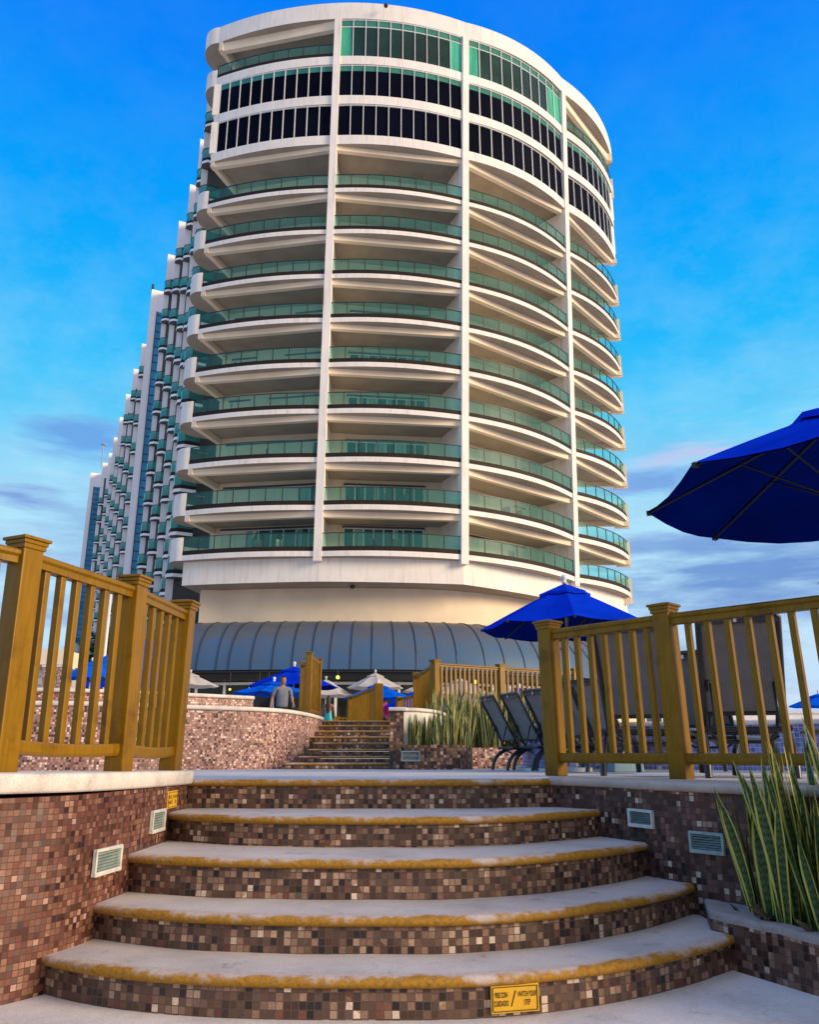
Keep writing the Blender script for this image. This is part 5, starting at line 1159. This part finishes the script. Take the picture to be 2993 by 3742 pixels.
# ------------------------------------------------------------------ people
def skin_obj(name, verts, edges, radii, mat, parent, sub=2, root=0):
    me = bpy.data.meshes.new(name); me.from_pydata(verts, edges, [])
    bm = bmesh.new(); bm.from_mesh(me); bm.verts.layers.skin.verify(); bm.to_mesh(me); bm.free(); o = link(name, me, mat, parent)
    for v, r in zip(me.skin_vertices[0].data, radii): v.radius = r if isinstance(r, tuple) else (r, r)
    me.skin_vertices[0].data[root].use_root = True
    sk = o.modifiers.new('skin', 'SKIN'); sk.use_smooth_shade = True
    sb = o.modifiers.new('sub', 'SUBSURF'); sb.levels = sub; sb.render_levels = sub
    return o
def person(label, loc, rz, H, skin, arms, legs, hair='short', hairmat='hair', top=('shirt', 'grey_shirt'), bottom=('trousers', 'dark_cloth'), head_turn=0.0, female=False):
    t = thing('person', label, 'person', loc, rz); k = H / 1.75
    sw = .17 if female else .20; hw = .10
    V_ = {}; 
    V_['pelvis'] = (0, 0, .94); V_['waist'] = (0, .0, 1.08); V_['chest'] = (0, .0, 1.28); V_['upper'] = (0, .0, 1.40); V_['neck'] = (0, -.005, 1.49); V_['nape'] = (0, -.01, 1.55)
    rad = {'pelvis': (.105, .085), 'waist': (.115, .08), 'chest': (.13 if female else .15, .095), 'upper': (.10, .075), 'neck': (.052, .052), 'nape': (.05, .05)}
    E_ = [('pelvis', 'waist'), ('waist', 'chest'), ('chest', 'upper'), ('upper', 'neck'), ('neck', 'nape')]
    for s, nme in ((-1, 'l'), (1, 'r')):
        el, wr = arms[0 if s < 0 else 1]
        V_['sh' + nme] = (s * sw, 0, 1.41); V_['el' + nme] = el; V_['wr' + nme] = wr
        rad['sh' + nme] = .058; rad['el' + nme] = .040; rad['wr' + nme] = .027
        E_ += [('upper', 'sh' + nme), ('sh' + nme, 'el' + nme), ('el' + nme, 'wr' + nme)]
        d = (Vector(wr) - Vector(el)).normalized(); fw = Vector((0, -1, 0)); fw = (fw - d * fw.dot(d)).normalized(); sd = d.cross(fw)
        pm = Vector(wr) + d * .065; V_['pm' + nme] = tuple(pm); rad['pm' + nme] = (.034, .02); E_.append(('wr' + nme, 'pm' + nme))
        for fi in range(4):
            b_ = pm + fw * (fi - 1.5) * .021 + d * .012; l_ = (.07, .08, .075, .058)[fi]
            kn = b_ + d * l_ * .5 + sd * .004 * (-s); tp = b_ + d * l_ * .95 - sd * .02 * s
            for nm, p_ in (('a', b_), ('b', kn), ('c', tp)): V_[f'f{nme}{fi}{nm}'] = tuple(p_); rad[f'f{nme}{fi}{nm}'] = .0095 if nm != 'c' else .0075
            E_ += [('pm' + nme, f'f{nme}{fi}a'), (f'f{nme}{fi}a', f'f{nme}{fi}b'), (f'f{nme}{fi}b', f'f{nme}{fi}c')]
        th = Vector(wr) + d * .03 + fw * .03; V_['th' + nme] = tuple(th); V_['tt' + nme] = tuple(th + d * .045 + fw * .022); rad['th' + nme] = .012; rad['tt' + nme] = .009
        E_ += [('wr' + nme, 'th' + nme), ('th' + nme, 'tt' + nme)]
        kn, an, toe = legs[0 if s < 0 else 1]
        V_['hp' + nme] = (s * hw, 0, .88); V_['kn' + nme] = kn; V_['an' + nme] = an; V_['to' + nme] = toe
        rad['hp' + nme] = .075 if female else .062; rad['kn' + nme] = .052; rad['an' + nme] = .04; rad['to' + nme] = (.042, .025)
        E_ += [('pelvis', 'hp' + nme), ('hp' + nme, 'kn' + nme), ('kn' + nme, 'an' + nme), ('an' + nme, 'to' + nme)]
    ks = list(V_); ix = {a: i for i, a in enumerate(ks)}
    sc = lambda p: tuple(c * k for c in p)
    rr = lambda r: tuple(c * k for c in r) if isinstance(r, tuple) else r * k
    body = skin_obj('body', [sc(V_[a]) for a in ks], [(ix[a], ix[b]) for a, b in E_], [rr(rad[a]) for a in ks], skin, t)
    # head with face, on the neck
    hm = bmesh.new(); bmesh.ops.create_uvsphere(hm, u_segments=28, v_segments=20, radius=1)
    for v in hm.verts:
        x, y, z_ = v.co
        px = x * .076 * (1 - .18 * max(0, -z_) ** 1.5); py = y * .098; pz = z_ * .122
        if z_ < -.35: py += -.012 * (-z_ - .35)                      # chin forward
        if y < -.75 and abs(x) < .30 and -.35 < z_ < .15: py -= .022 * (1 - abs(x) / .30) * (1 - abs(z_ + .12) / .28 if abs(z_ + .12) < .28 else 0)   # nose
        if y < -.7 and .02 < z_ < .22 and .2 < abs(x) < .55: py += .008   # eye sockets
        if y < -.7 and abs(x) < .42 and -.62 < z_ < -.46: py -= .004      # lips
        v.co = (px, py, pz)
    me = bpy.data.meshes.new('head'); hm.to_mesh(me); hm.free(); me.transform(Matrix.Translation((0, -.02 * k, 1.635 * k)) @ Matrix.Rotation(head_turn, 4, 'Z') @ Matrix.Scale(k, 4))
    hd = link('head', me, skin, body, True)
    for s in (-1, 1):
        mb = MB(); mb.lathe((0, 0, 0), [(0, -.006), (.018, -.004), (.022, 0), (.012, .006), (0, .004)], 10)
        e = mb.mesh('ear'); e.transform(Matrix.Translation((0, -.02 * k, 1.635 * k)) @ Matrix.Rotation(head_turn, 4, 'Z') @ Matrix.Scale(k, 4) @ Matrix.Translation((s * .077, .012, -.005)) @ Matrix.Rotation(R(80) * s, 4, 'Y') @ Matrix.Diagonal((1.4, .8, 1, 1))); link('ear', e, skin, hd, True)
        mb = MB(); mb.lathe((0, 0, 0), [(0, -.009), (.009, 0), (0, .009)], 8); e = mb.mesh('eye'); e.transform(Matrix.Translation((0, -.02 * k, 1.635 * k)) @ Matrix.Rotation(head_turn, 4, 'Z') @ Matrix.Scale(k, 4) @ Matrix.Translation((s * .03, -.083, .012))); link('eye', e, 'hair', hd, True)
    hm = bmesh.new(); bmesh.ops.create_uvsphere(hm, u_segments=24, v_segments=16, radius=1)
    kill = [v for v in hm.verts if (v.co.y < -.35 and v.co.z < .42) or v.co.z < (-.45 if hair == 'short' else -.5)]
    bmesh.ops.delete(hm, geom=kill, context='VERTS')
    for v in hm.verts: v.co = (v.co.x * .086, v.co.y * .107 + .004, v.co.z * .138)
    me = bpy.data.meshes.new('hair'); hm.to_mesh(me); hm.free(); me.transform(Matrix.Translation((0, -.018 * k, 1.638 * k)) @ Matrix.Rotation(head_turn, 4, 'Z') @ Matrix.Scale(k, 4)); link('hair', me, hairmat, body, True)
    if hair == 'long':
        skin_obj('long_hair', [sc(p) for p in ((0, .03, 1.70), (0, .075, 1.58), (0, .10, 1.42), (0, .105, 1.25), (0, .10, 1.12))], [(0, 1), (1, 2), (2, 3), (3, 4)], [rr(q) for q in ((.07, .06), (.085, .05), (.095, .035), (.08, .03), (.03, .015))], hairmat, body)
    g = .014
    if top[0] == 'shirt':
        el = {n: Vector(V_['sh' + n]).lerp(Vector(V_['el' + n]), .78) for n in 'lr'}
        vs = [V_['pelvis'], V_['waist'], V_['chest'], V_['upper'], (0, -.003, 1.475), V_['shl'], tuple(el['l']), V_['shr'], tuple(el['r'])]
        vs[0] = (0, 0, .87)
        skin_obj('shirt', [sc(p) for p in vs], [(0, 1), (1, 2), (2, 3), (3, 4), (3, 5), (5, 6), (3, 7), (7, 8)], [rr(q) for q in ((.19, .14), (.168, .12), (.185, .125), (.115, .09), (.066, .062), .066, .062, .066, .062)], top[1], t)
    else:
        skin_obj('dress', [sc(p) for p in ((0, 0, .50), (0, 0, .74), (0, 0, .94), (0, -.005, 1.08), (0, -.025, 1.24), (0, -.04, 1.33))], [(0, 1), (1, 2), (2, 3), (3, 4), (4, 5)], [rr(q) for q in ((.24, .19), (.215, .165), (.17, .125), (.135, .098), (.15, .095), (.13, .06))], top[1], t)
    if bottom:
        vs = [(0, 0, .93), (0, 0, 1.03)]; es = [(0, 1)]; rs = [(.165, .13), (.155, .12)]
        for n in 'lr':
            sg = -1 if n == 'l' else 1
            i0 = len(vs); h_ = Vector((sg * .085, 0, .78)); k_ = Vector(V_['kn' + n]); a_ = Vector(V_['an' + n]) + Vector((0, 0, .03))
            vs += [tuple(h_), tuple(h_.lerp(k_, .5)), tuple(k_), tuple(a_)]; rs += [(.098, .105), .085, .07, .058]; es += [(0, i0), (i0, i0 + 1), (i0 + 1, i0 + 2), (i0 + 2, i0 + 3)]
        skin_obj(bottom[0], [sc(p) for p in vs], es, [rr(q) for q in rs], bottom[1], t)
    mb = MB(); mb.lathe((0, 0, 0), [(0, -.007), (.022, 0), (0, .007)], 10); e = mb.mesh('mouth'); e.transform(Matrix.Translation((0, -.02 * k, 1.635 * k)) @ Matrix.Rotation(head_turn, 4, 'Z') @ Matrix.Scale(k, 4) @ Matrix.Translation((0, -.081, -.062)) @ Matrix.Diagonal((1, .5, 1, 1))); link('mouth', e, 'lips', hd, True)
    return t
person('man in a grey polo shirt walking behind the curved wall', (-3.37, 21.9, .19), R(18), 1.72, 'skin', (((-.265, .03, 1.16), (-.31, -.05, .93)), ((.265, .02, 1.16), (.31, -.08, .94))), (((-.1, -.10, .48), (-.11, .02, .08), (-.11, -.12, .03)), ((.1, .10, .48), (.11, .28, .12), (.11, .18, .05))), head_turn=R(22))
person('woman with long brown hair in a backless turquoise dress seen from behind', (-2.93, 30, .19), R(178), 1.72, 'skin_dark', (((-.22, .02, 1.14), (-.24, -.05, .90)), ((.22, .02, 1.14), (.24, -.05, .90))), (((-.09, -.03, .48), (-.1, .02, .08), (-.1, -.12, .03)), ((.09, .06, .48), (.1, .16, .09), (.1, .03, .03))), hair='long', hairmat='hair_brown', top=('dress', 'teal_dress'), bottom=None, female=True)
person('man in a magenta shirt turned to the right near the top of the distant steps', (-.83, 28.6, .19), R(75), 1.66, 'skin_dark', (((-.27, .03, 1.16), (-.26, -.10, .95)), ((.27, .03, 1.16), (.26, -.10, .95))), (((-.1, -.06, .48), (-.11, .02, .08), (-.11, -.12, .03)), ((.1, .06, .48), (.11, .18, .09), (.11, .05, .03))), top=('shirt', 'magenta'))
bgo = thing('shoulder_bag', 'black bag carried by the walking man', 'bag', (-2.93, 21.72, .78))
mb = MB(); mb.box((0, 0, .16), (.36, .12, .30), .3, taper=.86); mb.build('body', 'bag', bgo, bevel=.02); mb = MB(); mb.tube([(-.08, 0, .3), (-.05, 0, .40), (0, 0, .425), (.05, 0, .40), (.08, 0, .3)], .009, 6); mb.build('handle', 'bag', bgo)

# ------------------------------------------------------------------ render settings
scene.render.engine = 'CYCLES'
scene.cycles.use_denoising = True
scene.cycles.max_bounces = 6; scene.cycles.transparent_max_bounces = 12
scene.view_settings.view_transform = 'Standard'; scene.view_settings.look = 'None'; scene.view_settings.exposure = 0
